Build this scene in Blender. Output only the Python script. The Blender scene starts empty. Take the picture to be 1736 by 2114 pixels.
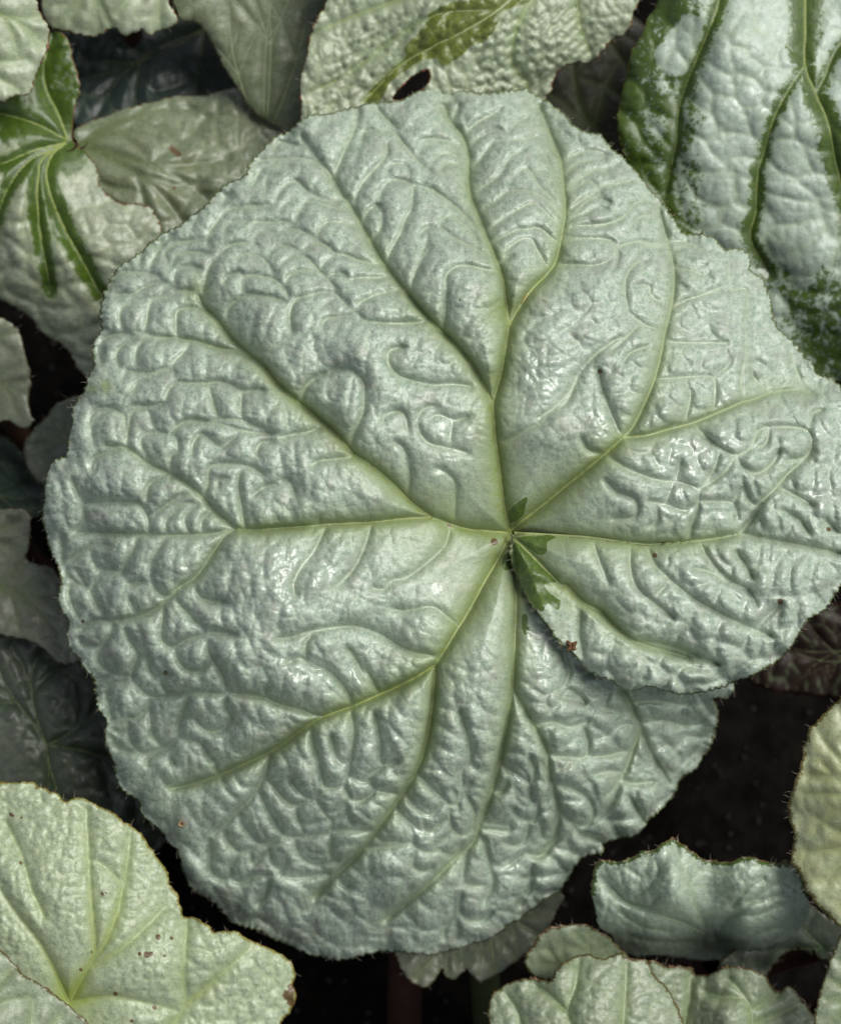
import bpy, math, random
import numpy as np
from mathutils import Vector, Matrix

# ================================================================== camera, sky, sun, exposure
scene = bpy.context.scene
COL = scene.collection
MM = 0.0001                      # one plan unit = 0.1 mm
TILT = math.radians(25)          # the bed is photographed looking down, 25 degrees off the vertical
DIST = 0.36                      # camera to the big leaf
HUB = Vector((0, 0, 0.150))      # middle of the big leaf above the soil
ROT = Matrix.Rotation(TILT, 3, 'X')

cam = bpy.data.cameras.new('camera')
cam_o = bpy.data.objects.new('camera', cam)
COL.objects.link(cam_o)
cam_o.location = HUB + ROT @ Vector((0, 0, DIST))
cam_o.rotation_euler = (TILT, 0, 0)
cam.sensor_fit = 'HORIZONTAL'
cam.sensor_width = 36
cam.lens = 36 * DIST / (1736 * MM)
cam.clip_start = 0.01
cam.clip_end = 50
cam.dof.use_dof = True
cam.dof.focus_distance = DIST + 0.004
cam.dof.aperture_fstop = 15
scene.camera = cam_o

SUN_DIR = ROT @ Vector((0.52, 0.40, 0.75)).normalized()     # towards the light: bright cloud high on the right
world = bpy.data.worlds.new('World')
scene.world = world
world.use_nodes = True
wn = world.node_tree
sky = wn.nodes.new('ShaderNodeTexSky')
sky.sky_type = 'NISHITA'
sky.sun_disc = False
sky.sun_elevation = math.asin(SUN_DIR.z)
sky.sun_rotation = math.atan2(SUN_DIR.x, SUN_DIR.y)
sky.dust_density = 0.5
sky.air_density = 0.42
sky.ozone_density = 1.0
hsv = wn.nodes.new('ShaderNodeHueSaturation')
hsv.inputs['Saturation'].default_value = 0.34               # overcast: the blue of the sky is veiled
bg = wn.nodes['Background']
bg.inputs['Strength'].default_value = 0.05
wn.links.new(sky.outputs[0], hsv.inputs['Color'])
wn.links.new(hsv.outputs[0], bg.inputs[0])
sun = bpy.data.lights.new('sun', 'SUN')
sun.energy = 1.5
sun.angle = math.radians(42)
sun.color = (1.0, 0.985, 0.95)
sun_o = bpy.data.objects.new('sun', sun)
COL.objects.link(sun_o)
sun_o.rotation_euler = SUN_DIR.to_track_quat('Z', 'Y').to_euler()
sun_o.location = (0, 0, 2)
scene.view_settings.view_transform = 'Standard'
scene.view_settings.look = 'None'
scene.view_settings.exposure = 1.38
scene.view_settings.gamma = 1.0
scene.view_settings.use_curve_mapping = False

random.seed(4)
RNG = np.random.default_rng(11)


# ================================================================== helpers
def place(x, y, z):
    """plan point (0.1 mm, y down) at height z above the focal plane -> world"""
    k = (DIST - z * MM) / DIST
    return HUB + ROT @ Vector(((x - 868) * MM * k, (1057 - y) * MM * k, z * MM))


def ground_at(x, y):
    """soil point below plan position x, y"""
    lo, hi = -4000.0, 0.0
    for _ in range(40):
        m = (lo + hi) / 2
        lo, hi = (m, hi) if place(x, y, m).z < -.002 else (lo, m)
    return place(x, y, lo)


def place_np(x, y, z):
    k = (DIST - z * MM) / DIST
    p = np.stack([(x - 868) * MM * k, (1057 - y) * MM * k, z * MM], -1)
    return p @ np.array(ROT).T + np.array(HUB)


def empty(name, loc, label, cat, group=None):
    o = bpy.data.objects.new(name, None)
    COL.objects.link(o)
    o.location = loc
    o.empty_display_size = .01
    o['label'] = label
    o['category'] = cat
    if group:
        o['group'] = group
    return o


def mesh_obj(name, co, faces, mat, parent=None, attrs=None, smooth=True):
    """co (n,3) world, faces list or (m,4) array; vertices are stored relative to the parent's base"""
    base = np.array(parent.matrix_basis.translation) if parent else np.zeros(3)
    if parent and parent.parent:
        base = base + np.array(parent.parent.matrix_basis.translation)
    me = bpy.data.meshes.new(name)
    co = np.asarray(co, dtype=np.float64) - base
    if isinstance(faces, np.ndarray):
        n, m = faces.shape
        me.vertices.add(len(co))
        me.vertices.foreach_set('co', co.astype(np.float32).ravel())
        me.loops.add(n * m)
        me.loops.foreach_set('vertex_index', faces.astype(np.int32).ravel())
        me.polygons.add(n)
        me.polygons.foreach_set('loop_start', np.arange(0, n * m, m, dtype=np.int32))
        me.update(calc_edges=True)
    else:
        me.from_pydata([tuple(c) for c in co], [], faces)
        me.update()
    if smooth:
        me.polygons.foreach_set('use_smooth', np.ones(len(me.polygons), dtype=bool))
    for k, v in (attrs or {}).items():
        if v.ndim == 2:
            a = me.attributes.new(k, 'FLOAT_VECTOR', 'POINT')
            a.data.foreach_set('vector', v.astype(np.float32).ravel())
        else:
            a = me.attributes.new(k, 'FLOAT', 'POINT')
            a.data.foreach_set('value', v.astype(np.float32).ravel())
    me.materials.append(mat)
    o = bpy.data.objects.new(name, me)
    COL.objects.link(o)
    if parent:
        o.parent = parent
    return o


def spline(pts, step):
    """Catmull-Rom through pts, resampled at about step"""
    p = np.array(pts, float)
    if len(p) < 3:
        n = max(2, int(np.hypot(*(p[1] - p[0])) / step) + 1)
        return p[0] + (p[1] - p[0]) * np.linspace(0, 1, n)[:, None]
    q = np.vstack([2 * p[0] - p[1], p, 2 * p[-1] - p[-2]])
    out = []
    for i in range(1, len(q) - 2):
        a, b, c, d = q[i - 1:i + 3]
        n = max(1, int(np.hypot(*(c - b)[:2]) / step))
        t = np.linspace(0, 1, n, endpoint=False)[:, None]
        out.append(.5 * (2 * b + (c - a) * t + (2 * a - 5 * b + 4 * c - d) * t ** 2 + (3 * b - a - 3 * c + d) * t ** 3))
    out.append(p[-1:])
    return np.vstack(out)


def closed_spline(pts, step):
    p = np.array(pts, float)
    n = len(p)
    out = []
    for i in range(n):
        a, b, c, d = p[i - 1], p[i], p[(i + 1) % n], p[(i + 2) % n]
        m = max(1, int(np.hypot(*(c - b)) / step))
        t = np.linspace(0, 1, m, endpoint=False)[:, None]
        out.append(.5 * (2 * b + (c - a) * t + (2 * a - 5 * b + 4 * c - d) * t ** 2 + (3 * b - a - 3 * c + d) * t ** 3))
    return np.vstack(out)


def hash2(i, j, s):
    h = np.sin(i * 127.1 + j * 311.7 + s * 74.7) * 43758.5453
    return h - np.floor(h)


def vnoise(x, y, size, s=0):
    x = x / size
    y = y / size
    i = np.floor(x)
    j = np.floor(y)
    u = x - i
    v = y - j
    u = u * u * u * (u * (u * 6 - 15) + 10)
    v = v * v * v * (v * (v * 6 - 15) + 10)
    a, b = hash2(i, j, s), hash2(i + 1, j, s)
    c, d = hash2(i, j + 1, s), hash2(i + 1, j + 1, s)
    return (a + (b - a) * u + (c - a) * v + (a - b - c + d) * u * v) * 2 - 1


def fbm(x, y, size, s=0, n=3):
    r = 0
    for k in range(n):
        r = r + vnoise(x, y, size / 2 ** k, s + 7 * k) / 2 ** k
    return r


def sstep(a, b, x):
    t = np.clip((x - a) / (b - a), 0, 1)
    return t * t * (3 - 2 * t)


def cells(x, y, s):
    """distance to the border of jittered cells of size 1"""
    i0 = np.floor(x)
    j0 = np.floor(y)
    f1 = np.full(x.shape, 9.)
    s1x = np.zeros_like(x)
    s1y = np.zeros_like(x)
    for di in (-1, 0, 1):
        for dj in (-1, 0, 1):
            cx = i0 + di + .5 + .75 * (hash2(i0 + di, j0 + dj, s) - .5)
            cy = j0 + dj + .5 + .75 * (hash2(i0 + di, j0 + dj, s + 3) - .5)
            d = (cx - x) ** 2 + (cy - y) ** 2
            m = d < f1
            f1 = np.where(m, d, f1)
            s1x = np.where(m, cx, s1x)
            s1y = np.where(m, cy, s1y)
    e = np.full(x.shape, 9.)
    for di in (-2, -1, 0, 1, 2):
        for dj in (-2, -1, 0, 1, 2):
            cx = i0 + di + .5 + .75 * (hash2(i0 + di, j0 + dj, s) - .5)
            cy = j0 + dj + .5 + .75 * (hash2(i0 + di, j0 + dj, s + 3) - .5)
            ax = cx - s1x
            ay = cy - s1y
            L = np.sqrt(ax * ax + ay * ay)
            ok = L > 1e-4
            dd = np.where(ok, ((s1x + cx) / 2 - x) * ax + ((s1y + cy) / 2 - y) * ay, 9) / np.where(ok, L, 1)
            e = np.minimum(e, np.where(ok, dd, 9))
    return e


def inflate(sink, lam, n=90, h0=None):
    """height of a skin blown up between the lines where sink is high (smooth pillows, seams at the lines)"""
    a = np.float32(lam * lam)
    p = np.zeros((sink.shape[0] + 2, sink.shape[1] + 2), np.float32)
    if h0 is not None:
        p[1:-1, 1:-1] = h0
    den = (1 / (1 + 4 * a + sink * (2 + a))).astype(np.float32)
    for _ in range(n):
        q = p[:-2, 1:-1] + p[2:, 1:-1]
        q += p[1:-1, :-2]
        q += p[1:-1, 2:]
        q *= a
        q += 1
        q *= den
        p[1:-1, 1:-1] = q
        p[0], p[-1], p[:, 0], p[:, -1] = p[1], p[-2], p[:, 1], p[:, -2]
    return p[1:-1, 1:-1].astype(float)


def blur(a, n=1):
    for _ in range(n):
        p = np.pad(a, 1, mode='edge')
        a = .25 * p[1:-1, 1:-1] + .125 * (p[:-2, 1:-1] + p[2:, 1:-1] + p[1:-1, :-2] + p[1:-1, 2:]) \
            + .0625 * (p[:-2, :-2] + p[2:, 2:] + p[:-2, 2:] + p[2:, :-2])
    return a


def tps(ctrl):
    """thin plate surface through (x, y, z) control points"""
    c = np.array(ctrl, float)
    n = len(c)
    xy = c[:, :2] / 500

    def U(r2):
        return .5 * r2 * np.log(np.maximum(r2, 1e-12))
    A = np.zeros((n + 3, n + 3))
    A[:n, :n] = U(((xy[:, None] - xy[None]) ** 2).sum(-1)) + np.eye(n) * 1e-3
    A[:n, n] = 1
    A[:n, n + 1:] = xy
    A[n:, :n] = A[:n, n:].T
    w = np.linalg.solve(A, np.concatenate([c[:, 2], [0, 0, 0]]))

    def f(x, y):
        X = x / 500
        Y = y / 500
        r = w[n] + w[n + 1] * X + w[n + 2] * Y
        for k in range(n):
            r = r + w[k] * U((X - xy[k, 0]) ** 2 + (Y - xy[k, 1]) ** 2)
        return r
    return f


class Plan:
    """regular raster over a leaf in plan units"""

    def __init__(s, outlines, step):
        p = np.vstack(outlines)
        s.step = step
        s.x0, s.y0 = np.floor((p.min(0) - 3 * step) / step) * step
        n = np.ceil((p.max(0) + 3 * step - [s.x0, s.y0]) / step).astype(int) + 1
        s.nx, s.ny = n
        s.xs = s.x0 + np.arange(s.nx) * step
        s.ys = s.y0 + np.arange(s.ny) * step
        s.X, s.Y = np.meshgrid(s.xs, s.ys)

    def dist(s, pts, R, val=None):
        """distance (up to R) to sampled points; with val also the value carried by the nearest one"""
        D = np.full((s.ny, s.nx), float(R))
        V = np.zeros((s.ny, s.nx)) if val is not None else None
        for n, (px, py) in enumerate(np.asarray(pts)[:, :2]):
            i0 = max(0, int((px - R - s.x0) / s.step))
            i1 = min(s.nx, int((px + R - s.x0) / s.step) + 2)
            j0 = max(0, int((py - R - s.y0) / s.step))
            j1 = min(s.ny, int((py + R - s.y0) / s.step) + 2)
            if i1 <= i0 or j1 <= j0:
                continue
            d = np.sqrt((s.xs[i0:i1] - px)[None] ** 2 + (s.ys[j0:j1] - py)[:, None] ** 2)
            sub = D[j0:j1, i0:i1]
            if V is not None:
                m = d < sub
                V[j0:j1, i0:i1][m] = val[n]
            np.minimum(sub, d, out=sub)
        return (D, V) if val is not None else D

    def inside(s, poly, xs=None, ys=None):
        xs = s.xs if xs is None else xs
        ys = s.ys if ys is None else ys
        M = np.zeros((len(ys), len(xs)), bool)
        a = np.asarray(poly)
        b = np.roll(a, -1, 0)
        for j, y in enumerate(ys):
            m = (a[:, 1] > y) != (b[:, 1] > y)
            if not m.any():
                continue
            cx = np.sort(a[m, 0] + (y - a[m, 1]) * (b[m, 0] - a[m, 0]) / (b[m, 1] - a[m, 1]))
            M[j] = np.searchsorted(cx, xs) % 2 == 1
        return M

    def sample(s, Z, x, y):
        u = np.clip((np.asarray(x) - s.x0) / s.step, 0, s.nx - 1.001)
        v = np.clip((np.asarray(y) - s.y0) / s.step, 0, s.ny - 1.001)
        i = u.astype(int)
        j = v.astype(int)
        u = u - i
        v = v - j
        return (Z[j, i] * (1 - u) + Z[j, i + 1] * u) * (1 - v) + (Z[j + 1, i] * (1 - u) + Z[j + 1, i + 1] * u) * v


def toothed(poly, seed, amp=3.0, period=22, step=1.6):
    """smooth outline with the small irregular teeth of the margin"""
    c = closed_spline(poly, step)
    t = np.roll(c, -1, 0) - np.roll(c, 1, 0)
    n = np.stack([t[:, 1], -t[:, 0]], 1) / (np.hypot(t[:, 0], t[:, 1])[:, None] + 1e-9)
    area = .5 * np.sum(c[:, 0] * np.roll(c[:, 1], -1) - np.roll(c[:, 0], -1) * c[:, 1])
    if area < 0:
        n = -n
    L = np.concatenate([[0], np.cumsum(np.hypot(*(np.diff(c, axis=0).T)))])
    u = L / period + .8 * vnoise(L, L * 0, period * 3, seed)
    f = u - np.floor(u)
    saw = 1 - np.abs(2 * f - 1) ** 2.2
    a = amp * (.6 + .5 * vnoise(L, L * 0 + 5, 60, seed + 1)) * saw + .5 * amp * vnoise(L, L * 0 + 9, 6, seed + 2)
    a = a + amp * .9 * (np.abs(np.sin(L / (period * 2.1) + 1.5 * vnoise(L, L * 0 + 3, 150, seed + 4))) - .5)
    return c + n * (a - amp * .5)[:, None], n


def tube(pts, radii, sides=8):
    pts = np.asarray(pts, float)
    n = len(pts)
    co = []
    t = np.gradient(pts, axis=0)
    up = np.array([0, 0, 1.])
    for i in range(n):
        d = t[i] / np.linalg.norm(t[i])
        a = np.cross(d, up if abs(d[2]) < .95 else [1, 0, 0])
        a /= np.linalg.norm(a)
        b = np.cross(d, a)
        for k in range(sides):
            w = 2 * math.pi * k / sides
            co.append(pts[i] + radii[i] * (math.cos(w) * a + math.sin(w) * b))
    f = [(i * sides + k, i * sides + (k + 1) % sides, (i + 1) * sides + (k + 1) % sides, (i + 1) * sides + k)
         for i in range(n - 1) for k in range(sides)]
    return np.array(co), np.array(f)


# ================================================================== materials
class N:
    """small node-tree writer"""

    def __init__(s, name):
        s.m = bpy.data.materials.new(name)
        s.m.use_nodes = True
        s.t = s.m.node_tree
        s.b = s.t.nodes['Principled BSDF']

    def new(s, typ, **kw):
        n = s.t.nodes.new(typ)
        for k, v in kw.items():
            setattr(n, k, v)
        return n

    def put(s, sock, v):
        if hasattr(v, 'is_linked') or hasattr(v, 'links'):
            s.t.links.new(v, sock)
        else:
            if isinstance(v, (tuple, list)) and len(v) == 3 and sock.type == 'RGBA':
                v = (*v, 1)
            sock.default_value = v

    def attr(s, name, vec=False):
        return s.new('ShaderNodeAttribute', attribute_name=name).outputs['Vector' if vec else 'Fac']

    def math(s, op, a, b=0.0, c=0.0, clamp=False):
        n = s.new('ShaderNodeMath', operation=op, use_clamp=clamp)
        for i, v in enumerate((a, b, c)):
            s.put(n.inputs[i], v)
        return n.outputs[0]

    def mix(s, f, a, b):
        n = s.new('ShaderNodeMix', data_type='RGBA')
        s.put(n.inputs[0], f)
        s.put(n.inputs[6], a)
        s.put(n.inputs[7], b)
        return n.outputs[2]

    def noise(s, vec, scale, detail=3, rough=.55, dist=0.0):
        n = s.new('ShaderNodeTexNoise')
        s.put(n.inputs['Vector'], vec)
        n.inputs['Scale'].default_value = scale
        n.inputs['Detail'].default_value = detail
        n.inputs['Roughness'].default_value = rough
        n.inputs['Distortion'].default_value = dist
        return n.outputs[0]

    def voro(s, vec, scale, feature='F1'):
        n = s.new('ShaderNodeTexVoronoi', feature=feature)
        s.put(n.inputs['Vector'], vec)
        n.inputs['Scale'].default_value = scale
        return n.outputs[0]

    def ramp(s, x, lo, hi, a=0.0, b=1.0):
        n = s.new('ShaderNodeMapRange', interpolation_type='SMOOTHSTEP')
        s.put(n.inputs[0], x)
        n.inputs[1].default_value = lo
        n.inputs[2].default_value = hi
        n.inputs[3].default_value = a
        n.inputs[4].default_value = b
        return n.outputs[0]

    def bump(s, h, strength, dist):
        n = s.new('ShaderNodeBump')
        n.inputs['Strength'].default_value = strength
        n.inputs['Distance'].default_value = dist
        s.put(n.inputs['Height'], h)
        return n.outputs[0]


def plain(name, col, rough=.5, col2=None, scale=300, spec=.4, bump=0.0):
    w = N(name)
    tc = w.new('ShaderNodeTexCoord').outputs['Object']
    n = w.noise(tc, scale, 4)
    w.put(w.b.inputs['Base Color'], w.mix(w.ramp(n, .3, .7), col, col2 or col))
    w.b.inputs['Roughness'].default_value = rough
    w.b.inputs['Specular IOR Level'].default_value = spec
    if bump:
        w.put(w.b.inputs['Normal'], w.bump(n, bump, .0004))
    return w.m


def leaf_mat(name, silver=(.30, .39, .32), light=(.50, .57, .50), blush=(.40, .37, .34), blush_w=.3,
             soft=(.16, .23, .04), deep=(.035, .085, .012), rim=(.07, .12, .02), edge=(.16, .07, .04), rimw=7,
             gnoise=.55, rough=.33, spec=.55, gsoft=.10, net=.10, wetness=1.0, mott=1.0):
    w = N(name)
    v = w.attr('flat', True)
    big = w.noise(v, .9, 3)
    mid = w.noise(v, 8, 6, .68)
    fine = w.noise(v, 24, 3, .6)
    grain = w.noise(v, 55, 1, .5)
    f = w.math('ADD', w.math('MULTIPLY', mid, .62), w.math('MULTIPLY', fine, .38))
    c = w.mix(w.ramp(f, .5 - .17 / mott, .5 + .15 / mott), silver, light)
    c = w.mix(w.math('MULTIPLY', w.ramp(w.noise(v, 2.1, 2), .46, .68), blush_w), c, blush)
    # silver scales: pale grains on a greener ground
    c = w.mix(w.ramp(grain, .52, .72, 0, .24), c, (light[0] * 1.18, light[1] * 1.14, light[2] * 1.18))
    c = w.mix(w.ramp(grain, .30, .48, .26, 0), c, (silver[0] * .62, silver[1] * .70, silver[2] * .60))
    # fine pale network and greener crease bottoms
    wv = w.new('ShaderNodeVectorMath', operation='ADD')
    w.put(wv.inputs[0], v)
    w.put(wv.inputs[1], w.new('ShaderNodeTexNoise').outputs['Color'])
    w.put(wv.inputs[1].links[0].from_node.inputs['Vector'], v)
    wv.inputs[1].links[0].from_node.inputs['Scale'].default_value = 4
    nv = w.voro(wv.outputs[0], 4.2, 'DISTANCE_TO_EDGE')
    c = w.mix(w.ramp(nv, .0, .07, net * 1.6, 0), c, (light[0] * 1.1, light[1] * 1.1, light[2] * .95))
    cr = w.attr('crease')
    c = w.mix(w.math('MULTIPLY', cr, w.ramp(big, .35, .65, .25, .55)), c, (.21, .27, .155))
    c = w.mix(w.math('MULTIPLY', w.attr('line'), .55), c, (light[0] * .98, light[1] * .98, light[2] * .82))
    sf = w.math('MULTIPLY', w.attr('soft'), w.ramp(mid, .30, .66, .75, 1.25), clamp=True)
    c = w.mix(sf, c, soft)
    # pure green parts with torn borders
    g = w.attr('green')
    lowf = w.noise(v, 3.2, 4, .6)
    gn = w.math('ADD', w.math('MULTIPLY', w.math('SUBTRACT', w.math('ADD', mid, lowf), 1.0), gnoise * 1.7),
                w.math('MULTIPLY', w.math('SUBTRACT', fine, .5), gnoise))
    gm = w.ramp(w.math('ADD', g, gn), -gsoft, gsoft)
    gc = w.mix(w.ramp(f, .35, .65), deep, (deep[0] * 2.1, deep[1] * 1.9, deep[2] * 1.7))
    c = w.mix(gm, c, gc)
    # margin
    e = w.attr('edge')
    en = w.math('ADD', e, w.math('MULTIPLY', w.math('SUBTRACT', fine, .5), rimw * 2.2))
    en = w.math('ADD', en, w.math('MULTIPLY', w.math('SUBTRACT', mid, .5), rimw * 2.0))
    c = w.mix(w.ramp(en, rimw * .8, rimw * 1.1, 1, 0), c, rim)
    eb = w.math('ADD', e, w.math('MULTIPLY', w.math('SUBTRACT', mid, .5), 9))
    c = w.mix(w.ramp(eb, 1.0, 3.0, .9, 0), c, edge)
    # brown spots, tiny dark pits
    sp = w.math('ADD', w.attr('spot'), w.math('MULTIPLY', w.math('SUBTRACT', fine, .5), .8))
    c = w.mix(w.ramp(sp, .42, .62, 0, .95), c, (.10, .055, .02))
    pit = w.voro(v, 3.3)
    c = w.mix(w.ramp(pit, .028, .05, .75, 0), c, (.06, .08, .04))
    w.put(w.b.inputs['Base Color'], c)
    # water film: sharp sheen where the leaf is wet
    wet = w.math('ADD', w.attr('wet'), w.math('MULTIPLY', w.math('SUBTRACT', w.noise(v, 6, 5, .65), .5), 1.5))
    wm = w.ramp(wet, .42, .50)
    w.put(w.b.inputs['Roughness'], w.ramp(mid, .3, .7, rough + .06, rough - .06))
    w.b.inputs['Specular IOR Level'].default_value = spec
    w.put(w.b.inputs['Coat Weight'], w.math('MULTIPLY', wm, wetness))
    w.b.inputs['Coat Roughness'].default_value = .13
    w.b.inputs['Coat IOR'].default_value = 1.5
    h = w.math('ADD', w.math('MULTIPLY', fine, .6), w.math('MULTIPLY', grain, .25))
    h = w.math('ADD', h, w.math('MULTIPLY', mid, .7))
    w.put(w.b.inputs['Normal'], w.bump(h, .55, .00025))
    w.put(w.b.inputs['Coat Normal'], w.bump(w.noise(v, 18, 4, .6), .22, .0004))
    return w.m


# ================================================================== the leaf builder
def vein_mat(name, near, far):
    """rib: yellow green at the stalk, fading to the tone of the blade at the tip"""
    w = N(name)
    tc = w.new('ShaderNodeTexCoord').outputs['Object']
    n = w.noise(tc, 900, 4)
    c = w.mix(w.attr('fade'), near, far)
    w.put(w.b.inputs['Base Color'], w.mix(w.ramp(n, .3, .7, 0, .5), c, (.30, .34, .14)))
    w.b.inputs['Roughness'].default_value = .5
    w.b.inputs['Specular IOR Level'].default_value = .3
    w.put(w.b.inputs['Normal'], w.bump(n, .3, .0003))
    return w.m


VEIN_MAT = vein_mat('vein_green', (.27, .31, .085), (.32, .385, .25))
VEIN_PALE = vein_mat('vein_pale', (.30, .36, .22), (.33, .40, .30))
VEIN_LIME = vein_mat('vein_lime', (.17, .215, .035), (.12, .165, .03))
VEIN_DARK = vein_mat('vein_dim', (.05, .07, .03), (.07, .085, .05))
PETIOLE_MAT = plain('petiole_red', (.026, .008, .005), .6, (.04, .018, .01), 120, .3, .3)
PETIOLE_GREEN = plain('petiole_green', (.028, .04, .012), .6, (.04, .05, .016), 120, .3, .3)
HAIR_MAT = plain('hair_pale', (.40, .37, .29), .5, (.30, .22, .16), 2000)
GROUP = 'silver begonia leaves'


def hairs(outline, normal, zf, parent, seed, count, length=15):
    """short bristles of the margin, one mesh"""
    r = np.random.default_rng(seed)
    co = []
    fc = []
    for k in r.choice(len(outline), count, replace=False):
        x, y = outline[k]
        nx, ny = normal[k]
        a = r.normal(0, .8)
        dx, dy = nx * math.cos(a) - ny * math.sin(a), nx * math.sin(a) + ny * math.cos(a)
        L = length * r.uniform(.25, 1.2)
        z = float(zf(x, y)) - 2
        dz = r.uniform(-.3, .6)
        px, py = -dy, dx
        b = len(co)
        for t, wd in ((0, 1.0), (.5, .7), (1, .15)):
            bend = .35 * t * t * L * math.copysign(1, a)
            cx, cy, cz = x + dx * L * t - px * bend - dx * 2, y + dy * L * t - py * bend - dy * 2, z + dz * L * t
            for q in range(3):
                w = 2 * math.pi * q / 3
                co.append(place(cx + px * wd * .45 * math.cos(w), cy + py * wd * .45 * math.cos(w), cz + wd * .45 * math.sin(w)))
        for s in (0, 3):
            for q in range(3):
                fc.append((b + s + q, b + s + (q + 1) % 3, b + s + 3 + (q + 1) % 3, b + s + 3 + q))
    if co:
        o = mesh_obj('margin_hairs', np.array([tuple(c) for c in co]), np.array(fc), HAIR_MAT, parent)
        o['kind'] = 'stuff'


def vein_ridge(pl, Z, pts, w0, w1, mat, parent, lift=0.0, f0=0.0, f1=1.0, name='vein'):
    """a raised rib lying in its furrow, flat half-round section that tapers"""
    s = spline(pts, 7)
    n = len(s)
    t = np.gradient(s, axis=0)
    t /= np.hypot(t[:, 0], t[:, 1])[:, None] + 1e-9
    nn = np.stack([-t[:, 1], t[:, 0]], 1)
    wd = (w0 + (w1 - w0) * np.linspace(0, 1, n) ** .45) * (1 + .08 * vnoise(s[:, 0], s[:, 1], 15, 2))
    wd = wd * np.clip(np.linspace(1, 0, n) * 7, .06, 1)
    zc = pl.sample(Z, s[:, 0], s[:, 1])
    prof = ((-.62, -.45), (-.42, .10), (-.16, .30), (0, .24), (.16, .30), (.42, .10), (.62, -.45))
    co = np.zeros((n, len(prof), 3))
    for k, (a, h) in enumerate(prof):
        x = s[:, 0] + nn[:, 0] * a * wd
        y = s[:, 1] + nn[:, 1] * a * wd
        co[:, k] = place_np(x, y, zc + h * wd * .62 + lift)
    m = len(prof)
    f = [(i * m + k, (i + 1) * m + k, (i + 1) * m + k + 1, i * m + k + 1) for i in range(n - 1) for k in range(m - 1)]
    fade = np.repeat(np.clip(np.linspace(f0, f1, n), 0, 1), m)
    return mesh_obj(name, co.reshape(-1, 3), np.array(f), mat, parent, {'fade': fade})


def petiole(parent, top, base, r, mat, bend=(0, 0, 0)):
    a = np.array(top)
    b = np.array(base)
    t = np.linspace(0, 1, 14)[:, None]
    mid = (a + b) / 2 + np.array(bend)
    p = (1 - t) ** 2 * a + 2 * t * (1 - t) * mid + t * t * b
    co, f = tube(p, r * (1 + .25 * t[:, 0]), 10)
    return mesh_obj('petiole', co, f, mat, parent)


def blade_mesh(pl, layers, outline_list, parent, mat, attrs, thick=5.0):
    """layers: list of (quad mask, Z) sharing one raster; equal heights on a shared quad border are welded"""
    ny, nx = pl.X.shape
    co = []
    idx = {}
    faces = []
    at = {k: [] for k in attrs[0]}
    base = 0
    seam = None
    for li, (Q, Z) in enumerate(layers):
        use = np.zeros((ny, nx), bool)
        cnt = np.zeros((ny, nx), int)
        for dj in (0, 1):
            for di in (0, 1):
                use[dj:ny - 1 + dj, di:nx - 1 + di] |= Q
                cnt[dj:ny - 1 + dj, di:nx - 1 + di] += Q
        X = pl.X.copy()
        Y = pl.Y.copy()
        border = use & (cnt < 4)
        ids = -np.ones((ny, nx), int)
        if li == 0:
            mine = use
        else:
            shared = border & prev_border & (np.abs(Z - prevZ) < .6)
            border &= ~shared
            mine = use & ~shared
        if li == 0 and len(layers) > 1:
            Q1 = layers[1][0]
            u1 = np.zeros((ny, nx), bool)
            for dj in (0, 1):
                for di in (0, 1):
                    u1[dj:ny - 1 + dj, di:nx - 1 + di] |= Q1
            keep = border & u1 & (np.abs(Z - layers[1][1]) < .6)
            snap = border & ~keep
        else:
            snap = border
        o = outline_list[li]
        jj, ii = np.nonzero(snap)
        for k in range(0, len(jj), 400):
            a = jj[k:k + 400]
            b = ii[k:k + 400]
            d = (X[a, b][:, None] - o[None, :, 0]) ** 2 + (Y[a, b][:, None] - o[None, :, 1]) ** 2
            q = d.argmin(1)
            ok = d[np.arange(len(q)), q] < (2.2 * pl.step) ** 2
            X[a[ok], b[ok]] = o[q[ok], 0]
            Y[a[ok], b[ok]] = o[q[ok], 1]
        ids[mine] = base + np.arange(mine.sum())
        if li:
            ids[shared] = prev_ids[shared]
        co.append(place_np(X[mine], Y[mine], Z[mine]))
        for k in at:
            at[k].append(attrs[li][k][mine])
        base += mine.sum()
        j, i = np.nonzero(Q)
        faces.append(np.stack([ids[j, i], ids[j + 1, i], ids[j + 1, i + 1], ids[j, i + 1]], 1))
        prev_border, prevZ, prev_ids = use & (cnt < 4), Z, ids
    o = mesh_obj('blade', np.vstack(co), np.vstack(faces), mat, parent, {k: np.concatenate(v) for k, v in at.items()})
    md = o.modifiers.new('thickness', 'SOLIDIFY')
    md.thickness = thick * MM
    md.offset = -1
    return o


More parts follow.
